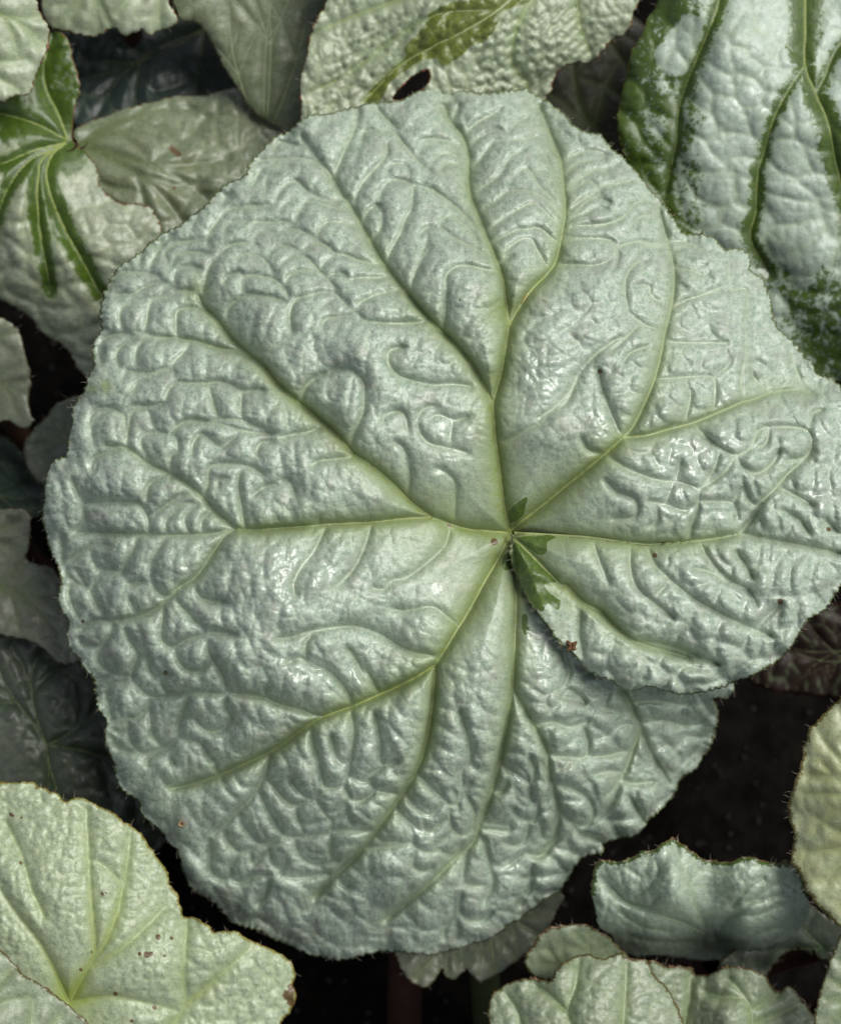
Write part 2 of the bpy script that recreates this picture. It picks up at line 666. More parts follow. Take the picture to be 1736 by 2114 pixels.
def leaf(label, outline, ctrl, centre, veins, mat, step=5.0, cell=52, amp=7.5, vamp=13.0, halo=16, green=None, patches=(),
         holes=(), spots=(), wets=(), soft=.8, tooth=3.0, period=24, seed=0, base=None, pmat=None, bend=(0, 0, 0), nhair=70,
         undul=18.0, wet_all=-.6, pr=.0026, veinmat=None, hub=.7, creases=(), edge_bias=None):
    """one begonia leaf: blade, ribs, stalk and bristles under an Empty where the stalk leaves the soil"""
    amp *= 1.45
    zc = tps(ctrl)
    cx, cy = centre
    top = place(cx, cy, float(zc(np.array(cx * 1.), np.array(cy * 1.))) - 12)
    if base is None:
        base = Vector((top.x * .75 + random.uniform(-.01, .01), top.y * .8 - .012, -.002))
    else:
        base = Vector(base)
    root = empty('begonia_leaf', base, label, 'leaf', GROUP)
    oc, on = toothed(outline, seed, tooth, period)
    pl = Plan([oc], step)
    X, Y = pl.X, pl.Y
    r = np.hypot(X - cx, Y - cy)
    vp = [spline(v[0], step * .9) for v in veins]
    R = 90
    allp = np.vstack(vp)
    wv = np.concatenate([np.linspace(v[1], v[2], len(p)) for v, p in zip(veins, vp)])
    d1, wd = pl.dist(allp, R, wv)
    # puckered cells between the ribs, longer across than along the rays
    th = np.arctan2(Y - cy, X - cx)
    wx = 9 * fbm(X, Y, 90, seed, 2)
    e = cells((r + wx * 1.6) / (cell * .8) + seed, th * np.maximum(r, 60) ** .25 * 380 ** .75 / (cell * 1.35) + wx / cell + 50, seed)
    pil = inflate(np.exp(-(e * cell * .9 / (step * .8)) ** 2) + np.exp(-(d1 / (step * 1.1)) ** 2), 13 / step, 60)
    e2 = cells((X + wx) / (cell * .45) + 31, (Y + wx) / (cell * .45) + 17, seed + 5)
    pil2 = 1 - np.exp(-e2 / .2)
    calm = sstep(30, 220, r) * .75 + .25
    Z = zc(X, Y) + undul * fbm(X, Y, 190, seed + 9, 2)
    Z += vamp * (1 - np.exp(-d1 / 24)) + 1.9 * amp * calm * pil + .28 * amp * calm * pil2 * sstep(4, 30, d1)
    dc = np.full_like(X, 60.)
    if creases:
        dc = pl.dist(np.vstack([spline(c, step * .9) for c in creases]), 60)
        Z += vamp * .8 * (1 - np.exp(-dc / 12)) - 3 * np.exp(-(dc / 3) ** 2)
    de = pl.dist(oc, 60)
    ins = pl.inside(oc)
    Z += 10 * vnoise(X, Y, 38, seed + 14) * np.exp(-de / 26) - 9 * np.exp(-de / 9)
    # masks for the plant's pigment; on one leaf green also paints in shade
    softf = soft * np.exp(-(d1 / (halo * .5 + wd * .9)) ** 1.3) * np.clip(wd / 6, .3, 1) + soft * hub * np.exp(-(r / 55) ** 2)
    g = np.full_like(X, -2.0)
    if green is not None:
        g = np.maximum(g, green(X, Y, d1, wd, de, r))
    for poly, val in patches:
        q = closed_spline(poly, step)
        m = pl.inside(q)
        dq = pl.dist(q, 60)
        s = np.where(m, dq, -dq) / 14
        g = np.where(m, np.maximum(g, 0) * 0 + np.clip(s, -1, 1) * val, np.maximum(g, -2)) if val < 0 else np.maximum(g, np.clip(s, -1, 1))
    sp = np.zeros_like(X)
    for (sx, sy, sr) in spots:
        sp = np.maximum(sp, 1.1 * np.exp(-((X - sx) ** 2 + (Y - sy) ** 2) / (2 * (sr * .8) ** 2)))
    wet = np.full_like(X, wet_all)
    for (sx, sy, sr) in wets:
        wet = np.maximum(wet, .75 - .75 * (np.hypot(X - sx, Y - sy) / sr) ** 2)
    for h in holes:
        hm = pl.inside(closed_spline(h, step))
        hd = pl.dist(closed_spline(h, step * .6), 60)
        de = np.minimum(de, hd)
        ins &= ~hm
    Q = pl.inside(oc, pl.xs[:-1] + step / 2, pl.ys[:-1] + step / 2)
    snapline = oc
    for h in holes:
        hc = closed_spline(h, step * .5)
        Q &= ~pl.inside(hc, pl.xs[:-1] + step / 2, pl.ys[:-1] + step / 2)
        snapline = np.vstack([snapline, hc])
    if edge_bias:
        de = de + edge_bias(X, Y)
    crease = np.maximum(np.exp(-(e / .05) ** 2) * sstep(0, 20, d1) * calm, np.exp(-(dc / 4) ** 2))
    at = dict(flat=np.stack([X / 100 + seed * 3.1, Y / 100, Z * 0 + seed], -1), soft=softf, green=g, edge=de, spot=sp, wet=wet, crease=crease, line=.8 * np.exp(-(e * cell / 2.2) ** 2) * sstep(4, 16, d1))
    blade_mesh(pl, [(Q, Z)], [snapline], root, mat, [at])
    rib = None
    for v in veins:
        p = spline(v[0], step)
        ok = [k for k in range(len(p)) if pl.sample(ins.astype(float), *p[k]) > .5]
        if len(ok) > 4:
            q = p[ok[0]:ok[-1] + 1:3]
            if len(v) > 3 and rib:
                vein_ridge(pl, Z, q, v[1] * .6, v[2] * .6, veinmat or VEIN_MAT, rib, name='side_vein', f0=.5)
            else:
                rib = vein_ridge(pl, Z, q, v[1] * .6, v[2] * .6, veinmat or VEIN_MAT, root)
    petiole(root, top, base, pr, pmat or PETIOLE_MAT, bend)
    if nhair:
        hairs(oc, on, lambda x, y: pl.sample(Z, x, y), root, seed + 50, nhair)
    return root, pl, Z

# ------------------------------------------------------------------ survey of the big leaf
# tiles of the survey: code -> (x offset, y offset, scale) into plan units of 0.1 mm
TILE = {'00': (0, 0, .3639), '10': (574.1, 0, .3639), '20': (1104.5, 0, .3639),
        '01': (0, 688.9, .3639), '11': (574.1, 688.9, .3639), '21': (1104.5, 688.9, .3639),
        '02': (0, 1345, .3639), '12': (574.1, 1345, .3639), '22': (1104.5, 1345, .3639),
        'a': (143.5, 401.8, .2316), 'b': (488.0, 200.9, .2316), 'c': (861.1, 200.9, .2316),
        'd': (86.1, 1090.7, .2316), 'e': (430.5, 1406.4, .2316), 'f': (775.0, 1463.8, .2316),
        'p': (0, 0, 1.0)}


def P(text):
    """'tile x,y x,y ...' -> list of plan points; the tile code may change on the way"""
    out = []
    t = 'p'
    for w in text.split():
        if ',' in w:
            x, y = w.split(',')
            ox, oy, k = TILE[t]
            out.append((ox + float(x) * k, oy + float(y) * k))
        else:
            t = w
    return out


MAIN_A = P("""10 130,680 200,650 290,640 370,610 440,600 520,585 640,575 720,550 800,515 880,505 960,520 1050,510 1160,530
 1280,515 1400,500 1440,530 1560,590 1650,680 20 200,700 290,740 370,750 410,800 440,840 490,880 540,940 600,1000
 650,1060 700,1120 750,1190 790,1250 860,1320 960,1330 1040,1370 1080,1410 1130,1400 1190,1420 1220,1470 1220,1530
 1290,1570 1310,1620 1330,1700 1350,1780 1370,1840 1420,1890 1470,1950 1530,2030 21 1560,150 1600,220 1660,250 1735,300
 p 1765,840 1790,900 1800,980 1798,1060 1785,1120 1765,1150
 1640,1130 21 1290,1160 1160,1135 1000,1165 800,1185 630,1195 450,1175 300,1155 150,1145 11 1450,1140 1340,1135 1345,1165
 p 1090,1170 1150,1225 1250,1290 1380,1345 1480,1385 22 1130,190 1090,260 1010,270 1040,320 1040,400
 1020,470 1000,550 950,600 900,680 840,720 810,790 760,850 720,900 640,970 610,1010 550,1050 470,1070 385,1100 380,1140
 290,1160 230,1220 160,1340 12 1600,1370 1520,1410 1440,1470 1380,1520 1310,1550 1280,1590 1200,1640 1100,1660 1000,1700
 880,1720 800,1715 680,1705 560,1710 450,1740 330,1750 200,1730 02 1735,1710 1650,1680 1560,1640 1490,1590 1400,1570
 1310,1530 1260,1470 1160,1400 1090,1350 1035,1270 1020,1170 1000,1120 950,1090 920,1040 850,970 800,920 780,850
 700,800 660,720 645,620 605,540 590,450 600,390 560,320 545,250 530,160 460,80 01 460,1870 400,1790 380,1700 385,1640
 350,1580 330,1510 350,1400 330,1320 290,1240 255,1150 240,1060 245,960 255,850 275,770 300,715 370,690 385,640 390,590
 410,510 405,450 420,390 470,340 490,290 500,235 525,180 520,100 00 525,2050 530,1950 570,1860 565,1790 585,1700
 610,1620 650,1530 700,1490 790,1440 860,1360 930,1320 1020,1280 1080,1220 1160,1170 1230,1100 1290,1040 1390,990
 1420,930 1490,850 1560,770 1640,745""")
MAIN_B = P("""11 1325,1150 1325,1290 1360,1400 1410,1500 1480,1590 1540,1680 1610,1770 21 130,1740 230,1840 330,1930 430,1980
 500,2020 570,2030 640,2010 750,2035 850,2045 970,2035 1060,2010 1130,1970 1220,1950 1310,1900 1390,1840 1450,1780
 1510,1680 1560,1620 1640,1560 1700,1480 1735,1430 p 1765,1150
 1640,1130 21 1290,1160 1160,1135 1000,1165 800,1185 630,1195 450,1175 300,1155 150,1145 11 1450,1140 1340,1135""")

# main veins: (points, width at base, width at tip, strength of the green halo)
VEINS = [
 ("11 1310,1130 1280,950 1255,750 1235,600 1225,480 1220,400 1245,300 1275,180 1295,50 10 1305,1900 1310,1845", 15, 9, 1.0),
 ("10 1310,1845 1290,1680 1270,1560 1230,1450 1180,1330 1130,1200 1090,1100 1080,1000 1080,880 1040,760 970,680 950,600", 8, 2.5, .8),
 ("10 1310,1845 1370,1740 1440,1640 1530,1550 1580,1470 1610,1330 1630,1200 1620,1050 1600,900 1540,750 1480,600", 9, 2, .9),
 ("11 1220,400 1170,300 1110,190 1030,90 10 950,1900 830,1780 720,1650 610,1510 520,1360 470,1270 420,1180 370,1110 300,1020", 10, 2, .8),
 ("11 1310,1130 1200,1120 1080,1110 980,1080 870,1040", 13, 11, 1.0),
 ("11 870,1040 760,960 640,840 530,750 430,680 330,570 240,490 130,400 0,290 a 1735,1540 1600,1430 1440,1280 1300,1100 1210,1010 1150,900", 10, 4, .9),
 ("11 870,1040 700,1050 520,1070 300,1080 130,1095 0,1105 01 1440,1115 1330,1108", 9, 6, .9),
 ("01 1330,1108 1220,1010 1120,900 1030,830 930,780 830,730 720,650 600,640", 5, 2, .5),
 ("01 1330,1108 1200,1135 1000,1145 800,1140 600,1135 420,1125", 4, 2, .3),
 ("01 1330,1108 1275,1150 1210,1240 1120,1370 1020,1440 930,1530 830,1590 720,1620 640,1630", 6, 2.5, .5),
 ("11 1310,1160 1240,1290 1160,1430 1080,1580 1010,1690 950,1790 890,1880", 15, 9, 1.0),
 ("11 890,1880 780,1950 640,2020 500,2080 12 430,307 250,375 130,450 02 1577,545 1450,610 1250,700 1100,750 970,780", 9, 3, 1.0),
 ("11 890,1880 12 885,200 870,350 840,520 790,670 700,820 600,960 480,1120 330,1270 200,1400", 8, 3, .8),
 ("11 1325,1170 1345,1330 1350,1500 1345,1700 1335,1900 12 1325,250 1270,560 1210,800 1140,1000 1110,1080 1010,1170 880,1300 740,1420 600,1530", 9, 3, .7),
 ("12 1345,240 1440,400 1520,560 1550,750 1590,900 1570,1050 1480,1160", 5, 2, .6),
 ("22 500,230 560,340 590,420 580,480 540,600 500,700 400,830", 5, 2, .5),
 ("22 590,420 650,560 720,680 760,760", 4, 2, .2),
 ("11 1310,1120 1400,1050 1530,950 1650,850 21 130,900 280,780 400,680 500,590", 13, 9, 1.0),
 ("21 500,590 560,520 620,400 670,280 700,180 725,60 20 735,1893 770,1750 790,1600 780,1480 745,1340 700,1180", 8, 2, .7),
 ("21 500,590 640,575 760,540 880,510 960,480 1080,430 1170,390 1250,370 1330,340 1450,320 1560,340", 8, 3, .7),
 ("11 1340,1135 1450,1140 1580,1145 21 300,1155 450,1175 630,1195 800,1185 1000,1165 1160,1135", 10, 5, .8),
 ("21 1160,1135 1220,1060 1290,950 1370,870 1440,790 1560,690", 4, 2, .3),
 ("21 1160,1135 1290,1160 1450,1190 1600,1220 1735,1250", 4, 2, .2),
 ("11 1330,1160 1400,1220 1490,1310 1600,1420 21 180,1430 270,1520 370,1580 450,1660 560,1740 700,1790 880,1840", 9, 3, .9),
 ("a 1640,1470 1500,1400 1350,1375 1200,1325 1080,1295 960,1280 850,1275", 5, 2, .6),
 ("12 250,375 100,325 0,295 e 520,150 450,140 300,130", 5, 2, .5),
]

CREASES = """
a 580,1220 660,1230 760,1270 960,1270
a 960,1270 955,1150 965,1040 1050,1010 1190,1015
a 660,1240 690,1130 710,1000 760,935 900,900 960,860 1090,850
a 400,900 480,880 560,890 680,820 790,780 920,800
a 680,950 800,900 870,820 950,840
a 470,1200 450,1080 470,1020 560,950 700,930
a 330,860 400,730 480,690 640,690 770,720 820,760
a 930,800 950,690 1030,640 1180,660
a 910,640 940,560 1000,520 1130,510 1250,520
a 890,640 850,520 900,470 960,430 1100,410 1220,380
a 620,640 650,500 720,450 790,470 820,420 900,400
a 700,670 760,560 840,430 930,350
a 1190,880 1220,750 1260,620 1330,540 1420,460 1520,430 1640,440 1700,480
a 1240,460 1230,380 1290,280 1370,180 1440,130 1600,100 1735,95
a 1390,1100 1440,990 1540,900 1620,885 1735,895
a 1370,780 1430,720 1540,710 1560,860
a 1540,870 1530,770 1570,720 1680,710 1735,720
a 1490,590 1530,545 1600,540 1690,590 1735,640
a 1380,330 1420,260 1500,230 1620,240
a 1620,310 1660,250 1735,230
a 1350,110 1390,30 1440,-20
a 600,1520 590,1420 640,1320 760,1270
a 760,1340 800,1290 930,1280
a 910,1560 930,1500 1010,1420 1080,1330
a 930,1620 910,1560 760,1590 620,1590 520,1570 460,1650
a 290,1420 270,1350 330,1270 450,1240 580,1250
a 280,1500 260,1380 310,1290
a 440,1540 420,1420 480,1340 600,1290
a 700,1640 780,1580 910,1530
a 860,1840 890,1740 960,1680 1100,1680 1230,1680 1330,1670 1440,1700 1540,1750 1650,1745 1735,1740
a 1330,1990 1280,1850 1240,1700
a 1530,2010 1530,1880 1540,1760
a 560,1760 610,1680 700,1640
a 470,1960 540,1890 600,1880 720,1890 860,1850
a 760,2080 720,1980 710,1900
a 490,2114 490,1980 380,1910 260,1910 190,1990 180,2100
a 900,2114 980,2050 1080,2010 1240,2030 1340,2000 1530,2010 1640,2060 1735,2090
b 140,790 200,680 260,620 400,600 500,620
b 260,850 270,730 330,690 380,690
b 330,960 380,850 450,770 540,750 620,830 700,880 830,920 970,905 1030,900
b 0,1000 80,970 200,965 330,965
b 520,1120 560,1020 620,930 700,930 800,960 900,990 1040,1020
b 390,1010 450,930 530,900
b 130,1200 150,1140 210,1110 330,1115 430,1110 510,1130
b 60,1060 70,1000 140,980 300,990
b 720,1230 760,1150 840,1110 950,1120 1060,1145 1130,1155
b 370,1230 400,1190 480,1170 580,1190 680,1240 760,1290
b 160,1270 200,1200 290,1190 360,1230
b 590,1370 640,1320 730,1300 820,1330 880,1390 980,1410 1080,1450 1190,1480 1310,1500
b 280,1410 330,1350 400,1320 500,1340 560,1370
b 0,1440 30,1400 120,1395 220,1430 280,1480 340,1580
b 750,1540 800,1460 900,1400
b 430,1670 480,1590 560,1550 640,1540 720,1560
b 40,1700 60,1630 130,1590 250,1595 350,1630 430,1700 470,1780
b 400,1480 480,1430 560,1410 650,1450 720,1530 830,1640 900,1720
b 800,1620 860,1580 950,1570 1000,1640
b 1000,1640 1090,1610 1230,1610 1400,1600
b 500,2100 480,1980 490,1880 540,1800 640,1770 760,1740 860,1740 930,1790 1000,1870 1050,1900
b 670,1810 700,1760 800,1730
b 1060,1900 1110,1830 1200,1780 1300,1750 1440,1720 1530,1730
b 760,2060 800,1980 880,1960 1050,1940
b 740,1880 800,1830 880,1800
b 1050,1900 1150,1990 1300,2010 1500,2015 1700,2000
b 0,1790 120,1770 300,1780 440,1820
b 870,730 930,560 990,420 1050,290 1090,100
b 1050,960 1090,830 1180,700 1300,570 1340,490 1340,400
b 960,880 900,780 870,730 780,620 680,560 540,540 400,550 250,560 130,600
b 580,340 640,440 720,540 780,600
b 340,460 400,400 520,430 600,450
b 1120,1130 1170,1030 1250,960 1290,1000
b 1210,1260 1290,1170 1300,1060 1290,1000
b 1270,900 1310,800 1390,740 1500,745 1570,780
b 1560,1000 1570,880 1590,790 1700,800
b 1350,700 1350,620 1420,590 1500,600 1550,680
b 1350,1450 1400,1330 1470,1200 1510,1080 1570,1000
b 1560,1680 1600,1560 1650,1450 1735,1330
b 1110,420 1130,320 1200,290 1290,290
b 1280,300 1390,300 1460,380 1560,500 1650,600 1735,650
b 1240,80 1330,190 1440,290
c 0,520 60,430 150,410 260,440 400,510
c 0,400 120,370 280,390 390,440
c 120,600 180,530 280,500 420,570
c 200,650 260,590 360,600 440,650
c 20,790 120,820 230,890 330,970 440,1070 540,1170
c 200,1130 240,1080 310,1060 380,1100 470,1180 550,1290
c 200,1150 300,1230 400,1290 520,1350 630,1420
c 20,1240 80,1170 180,1150
c 260,1700 260,1600 310,1530 400,1500 500,1510 700,1560
c 230,2060 250,1900 260,1700
c 0,1500 50,1380 100,1240
c 540,850 640,770 740,690 800,580 880,500 960,470
c 580,1000 700,930 800,850 900,830 1020,840 1120,890 1220,980 1310,1100
c 640,1190 740,1110 840,1040 930,990 1010,950 1080,960 1150,1030 1230,1110 1300,1180
c 820,770 860,710 960,640 1020,670 1090,790 1180,880 1310,1020
c 660,1290 780,1240 900,1180 990,1180 1060,1160 1130,1190 1200,1260 1270,1310
c 780,1390 860,1310 950,1260 1020,1270 1080,1380 1150,1500
c 720,1480 860,1400
c 1040,680 1100,660 1180,700 1250,800 1310,900
c 1060,500 1130,510 1180,600 1230,700 1320,800
c 490,620 560,560 680,400 800,380 960,370 1040,350 1120,380
c 480,420 600,330 720,290 800,320
c 450,300 560,210 690,140 760,90
c 300,230 250,130 200,50
c 300,230 350,130 380,60
c 800,330 880,230 980,180
c 1320,580 1400,520 1520,480 1680,500
c 1320,690 1420,600 1540,560 1690,540
c 1330,820 1400,780 1480,710 1560,650 1640,640 1735,700
c 1340,840 1450,790 1520,740 1600,780 1640,870
c 1340,1040 1430,1010 1500,940 1600,900 1735,940
c 1330,1110 1420,1060 1500,1030 1600,980 1700,1000
c 1320,1180 1450,1150 1600,1150 1735,1130
c 1290,1290 1400,1270 1540,1260 1660,1270 1735,1330
c 1250,1500 1400,1490 1560,1500 1660,1480 1735,1430
c 1150,200 1180,320 1200,450 1270,530 1310,640
d 170,60 180,200 190,320 330,230 450,150 560,80
d 210,320 230,430 380,520 320,400 290,370
d 450,290 440,190 500,150 600,150
d 450,290 520,370 620,370 700,390 740,330 800,230 850,100 900,65
d 960,420 980,300 1030,200 1100,100 1180,60
d 960,420 1000,520 1080,600 1180,590 1220,540
d 530,410 620,390 740,400
d 540,760 460,620 440,540 500,450 540,410
d 320,790 260,650 240,560 280,500 380,520 440,540
d 780,620 830,740
d 760,500 850,480 960,480
d 1090,670 1080,800 1060,950 1100,1030 1180,1060 1300,990 1450,950 1550,930 1735,950
d 1180,1060 1220,1180 1280,1250 1400,1280 1500,1170
d 1480,1000 1490,1120 1560,1230 1620,1340 1650,1450 1720,1470
d 1370,540 1420,620 1530,650 1650,660
d 1200,650 1300,760 1420,880 1450,950
d 640,850 600,960 520,1080 500,1170 560,1250 660,1310 790,1310
d 740,900 780,1000 850,1120 830,1210 790,1310
d 790,1310 830,1380 920,1470 1010,1510 1150,1500 1310,1480
d 940,1130 950,1230 1000,1320 1140,1300
d 1060,1370 1100,1450 1170,1490
d 650,850 580,830 470,830 330,920
d 330,980 370,1040 480,1050
d 500,1360 570,1330 680,1310
d 620,1700 590,1550 580,1450 650,1380 790,1370
d 640,1800 700,1830 770,1780 770,1700 850,1690 930,1620 960,1520
d 970,1750 960,1620 980,1530
d 770,1780 780,1870 830,1960 920,2010 1040,1970 1130,1950 1210,1870
d 980,1780 990,1860 1060,1930 1130,1950
d 1210,1870 1220,1750 1270,1620 1300,1500 1380,1470 1640,1480
d 1370,1700 1430,1780 1500,1810 1620,1790 1680,1680 1630,1600 1650,1510
d 940,2114 960,2040 1130,1960
d 1140,2050 1190,2114
d 1430,1930 1480,2030 1560,2114
d 1210,1870 1330,1890 1430,1930
d 610,1850 690,1960 830,2000
e 500,60 520,150 650,210 800,250 980,310
e 160,80 230,110 400,120 520,150
e 50,760 130,900
e 550,650 500,830 430,970 360,1070 260,1160 140,1290 30,1370
e 430,970 500,1100 570,1230 640,1350 720,1390 850,1385 1000,1370 1100,1340
e 500,880 570,930 650,1030 720,1090 790,1110 870,1060 940,1040
e 720,880 790,970 870,1040 940,1040 1010,960
e 920,450 930,560 970,700 1000,830 1030,940 1120,950 1200,920
e 1270,280 1290,430 1280,580 1260,720 1240,830 1200,920
e 1090,480 1110,600 1160,710 1210,740
e 1480,280 1510,440 1530,580 1530,710 1550,760 1450,830 1400,900 1300,870 1240,860
e 1200,920 1240,1010 1270,1060 1350,1070 1440,1020 1480,970 1430,910
e 1550,760 1640,730 1700,710
e 1480,970 1560,990 1690,1010
e 940,1040 1000,1130 1060,1220 1100,1260 1100,1340 1220,1330 1350,1340 1480,1330
e 1060,1190 1160,1150 1240,1070
e 1100,1260 1200,1190 1240,1080
e 1240,1190 1280,1290 1380,1310
e 790,1120 790,1220 830,1310 850,1385
e 850,1290 950,1270 1050,1230
e 270,1190 310,1290 380,1380 440,1450 540,1450 640,1380
e 140,1320 160,1410 220,1490 280,1530 360,1510 440,1460
e 10,1410 10,1560 20,1700 90,1760 180,1750
e 190,1750 250,1790 340,1780 420,1740 550,1730
e 540,1500 560,1610 640,1680 700,1590
e 280,1530 200,1640 190,1750
e 370,1530 400,1630 540,1500
e 780,1400 790,1510 860,1600 960,1640 1080,1620 1160,1600
e 1100,1340 1090,1450 1100,1600
e 630,1740 690,1620
e 690,1750 800,1750 920,1740 1000,1720 1110,1730
e 1030,1680 960,1640
e 1480,1370 1540,1430 1640,1450 1735,1440
e 1390,1500 1500,1480 1620,1470 1735,1460
e 1150,1750 1200,1820 1270,1840
e 540,1790 500,1900 430,2000
f 750,10 790,150 830,290 840,390 830,480 770,550 770,680 780,740
f 830,480 900,530
f 370,580 450,650 540,740 620,820 670,860 740,820 780,740 850,660
f 180,880 230,950 300,1000 400,1090 430,1100
f 430,1000 440,1080 500,1100 560,1050 650,970
f 260,760 340,850 420,920 500,940 580,870 600,820
f 670,860 660,960 690,1080 770,1130 850,1080 880,960 860,880 800,760
f 690,720 740,890 700,930
f 340,1130 340,1220 430,1270 510,1280 560,1210 640,1140 690,1080
f 330,1110 310,1050 260,960 180,900
f 0,1230 120,1190 240,1195 330,1190
f 320,1390 350,1310 380,1270
f 320,1390 380,1440 450,1450 520,1400
f 560,1250 640,1300 720,1290 770,1180
f 940,1020 1050,1020 1150,1040 1220,1010
f 940,1070 1060,1080 1170,1090 1220,1060
f 900,1130 960,1170 990,1280 1020,1430 1050,1550 1000,1660 960,1740
f 770,1540 790,1420 810,1300 840,1260
f 770,1550 870,1580 980,1570
f 770,1660 740,1760 760,1830 850,1890 960,1880 1040,1820
f 1110,480 1180,540 1280,590 1370,670 1380,780 1400,840
f 1030,740 1130,730 1180,660
f 1380,430 1420,540 1410,640 1370,680
f 1480,470 1540,600 1580,690 1540,800 1490,860
f 1450,840 1440,940 1390,1000 1280,970 1220,900
f 1370,1010 1350,1110 1310,1190 1230,1220 1140,1190
f 1480,1030 1480,1150 1530,1160
f 1330,1280 1430,1310 1510,1290 1560,1220 1640,1150
f 1020,1390 1150,1400 1250,1350 1330,1280
f 1310,1510 1380,1500 1400,1400
f 1320,1680 1380,1600 1380,1520
f 1280,1770 1320,1690
f 700,1700 690,1850 620,1950 610,2060
f 720,1870 730,2000 700,2080
11 1720,200 1640,380 1580,430
11 10,590 90,570 170,560 250,525
11 410,630 440,540 480,450 490,350 480,270 420,210 330,200 280,230
11 735,910 745,820 735,720 710,650 660,610
11 130,390 160,300 230,240 290,220
11 790,500 800,460 840,420 900,410
11 790,500 810,570 860,620 930,640 1020,660 1080,680
11 1100,300 1000,285 880,290 780,270 690,240 640,190 620,140 640,90 720,75
11 595,500 610,460 680,440 720,470 740,560
11 850,490 910,460 1000,490 1080,470
11 975,620 985,530 990,490
11 1000,1050 1005,900 995,830 940,780 890,760
11 180,750 240,720 330,710 430,700
11 100,920 60,830 0,840
11 100,1490 90,1420 130,1330 200,1240 260,1120 280,1090
11 330,1440 430,1330 490,1210 530,1080
11 940,1210 900,1250 820,1320 730,1380 650,1400 600,1450 530,1440
11 640,1560 730,1570 870,1550 950,1600 1030,1670
11 0,1730 80,1720 180,1690 300,1670 430,1660 540,1690 620,1730 700,1780 780,1810 890,1830
11 160,1850 155,1760 200,1700
11 160,1850 230,1890 290,1920 360,1990 400,2050 410,2110
11 490,1960 440,1850 390,1780
11 280,1890 200,1900 130,1840 50,1870
11 570,2040 520,1950 490,1900
11 930,1080 970,1110 950,1200
11 190,1130 240,1040
11 1260,620 1350,580 1440,530 1540,480
21 480,570 430,450 400,370 370,280 360,200
21 260,590 300,660 390,680
21 0,490 110,420 200,320 250,220 330,130 420,60 500,10
21 500,170 540,110 640,70
21 690,260 800,250 930,240 1010,250 1020,350 1010,430
21 1010,250 1080,190 1120,140
21 850,260 880,350 850,490
21 740,45 900,55 1100,50
21 910,520 960,580 1050,650 1140,690 1220,650 1260,560 1330,520
21 1330,520 1310,620 1230,660
21 1340,530 1450,530 1540,550 1570,620 1530,700 1420,720
21 1140,690 1180,760 1260,790 1340,740 1390,660
21 410,690 500,750 580,790 700,830 790,840 880,860 930,890
21 930,890 1000,840 1080,780 1140,690
21 790,840 750,930 740,970
21 830,720 790,840
21 1050,660 1010,780 930,890
21 430,1050 560,1040 570,950 470,900 390,830
21 690,970 690,1060 640,1100
21 640,950 750,970 850,1000 920,960
21 930,890 920,1000 890,1080 870,1160
21 940,950 1060,950 1130,970 1150,1060
21 1110,970 1150,910 1180,860
21 1170,790 1190,880 1240,970 1290,950
21 1380,870 1500,930 1580,980
21 1400,1000 1500,1060 1560,1140
21 1640,1050 1720,1130
21 540,1210 540,1330 570,1430 640,1500
21 630,1200 680,1310 760,1390 880,1490 1050,1590 1200,1660 1350,1720
21 690,1480 760,1410
21 330,1190 370,1300 420,1420
21 640,1500 790,1620
21 930,1180 1000,1300 1100,1400 1210,1460 1260,1550
21 1140,1230 1190,1310 1240,1390
21 1250,1680 1320,1600 1400,1530
21 1090,1420 1010,1360 900,1330
21 270,1830 250,1700 260,1570
21 580,1740 700,1760 850,1800 1050,1880
21 1190,0 1190,140 1170,250 1180,370
21 1200,180 1270,290 1350,340
21 1430,50 1470,180 1530,310 1600,350
21 1560,520 1580,450 1640,430
20 1110,1410 1100,1520 1110,1640 1190,1640 1200,1750 1190,1850 1200,2000 1200,2114
20 780,1750 860,1700 960,1670 1060,1650
20 530,1780 510,1650 520,1560 580,1490 650,1470
20 570,1620 640,1620 660,1680 720,1720
20 530,1780 620,1840 700,1870 735,1890
20 600,1830 480,1950 420,2000
20 430,1450 500,1390 600,1370 680,1400 760,1400
20 450,1530 470,1440 430,1370
20 180,1070 260,1010 340,970 420,950 480,920
20 170,1220 250,1150 330,1100 400,1050 480,1040 560,1020
20 520,1220 560,1160 630,1130 720,1160
20 570,1300 580,1240 640,1220 700,1250
20 170,1300 260,1280 400,1270 500,1230 560,1170
20 160,1340 280,1350 420,1360 470,1400
20 740,1380 830,1370 940,1390
20 760,1440 860,1400 1000,1430
20 590,1450 620,1390 720,1380
20 780,1510 900,1540 1010,1590
20 950,1640 960,1570 990,1530
20 1110,1610 1000,1650 880,1700
22 150,260 230,270 280,290 240,250 190,220 150,260
22 0,420 110,400 200,430 310,390
22 160,0 190,120 170,180 130,220
22 270,420 300,520 280,600 200,600 80,590
22 300,600 420,590 520,560
22 330,700 430,680 510,690
22 120,760 220,780 300,840 330,930 280,990 180,950 110,840
22 340,960 420,880 480,760
22 560,290 680,280 830,300 900,280
22 600,410 720,390 850,420 960,400
22 480,730 560,750 680,740
22 530,820 580,900 620,980
22 200,960 260,1040 380,1080
01 420,1130 480,1060 470,980 560,960 720,960 790,970 840,1050 840,1140
01 830,950 840,870 880,830 950,800
01 860,1040 920,990 980,950 1060,900
01 940,1130 950,1050 1040,970 1100,960
01 1070,1130 1050,1040 1130,960
01 1140,1120 1150,1050 1200,1010
01 970,830 970,700 1010,660 1000,590 960,570
01 850,730 800,620 830,570 900,560 960,570
01 720,640 730,520 760,440 840,420 900,400
01 1150,930 1180,850 1190,760 1260,740 1400,750 1500,800
01 1390,1100 1370,980 1350,850 1370,770
01 1240,880 1240,830 1300,820
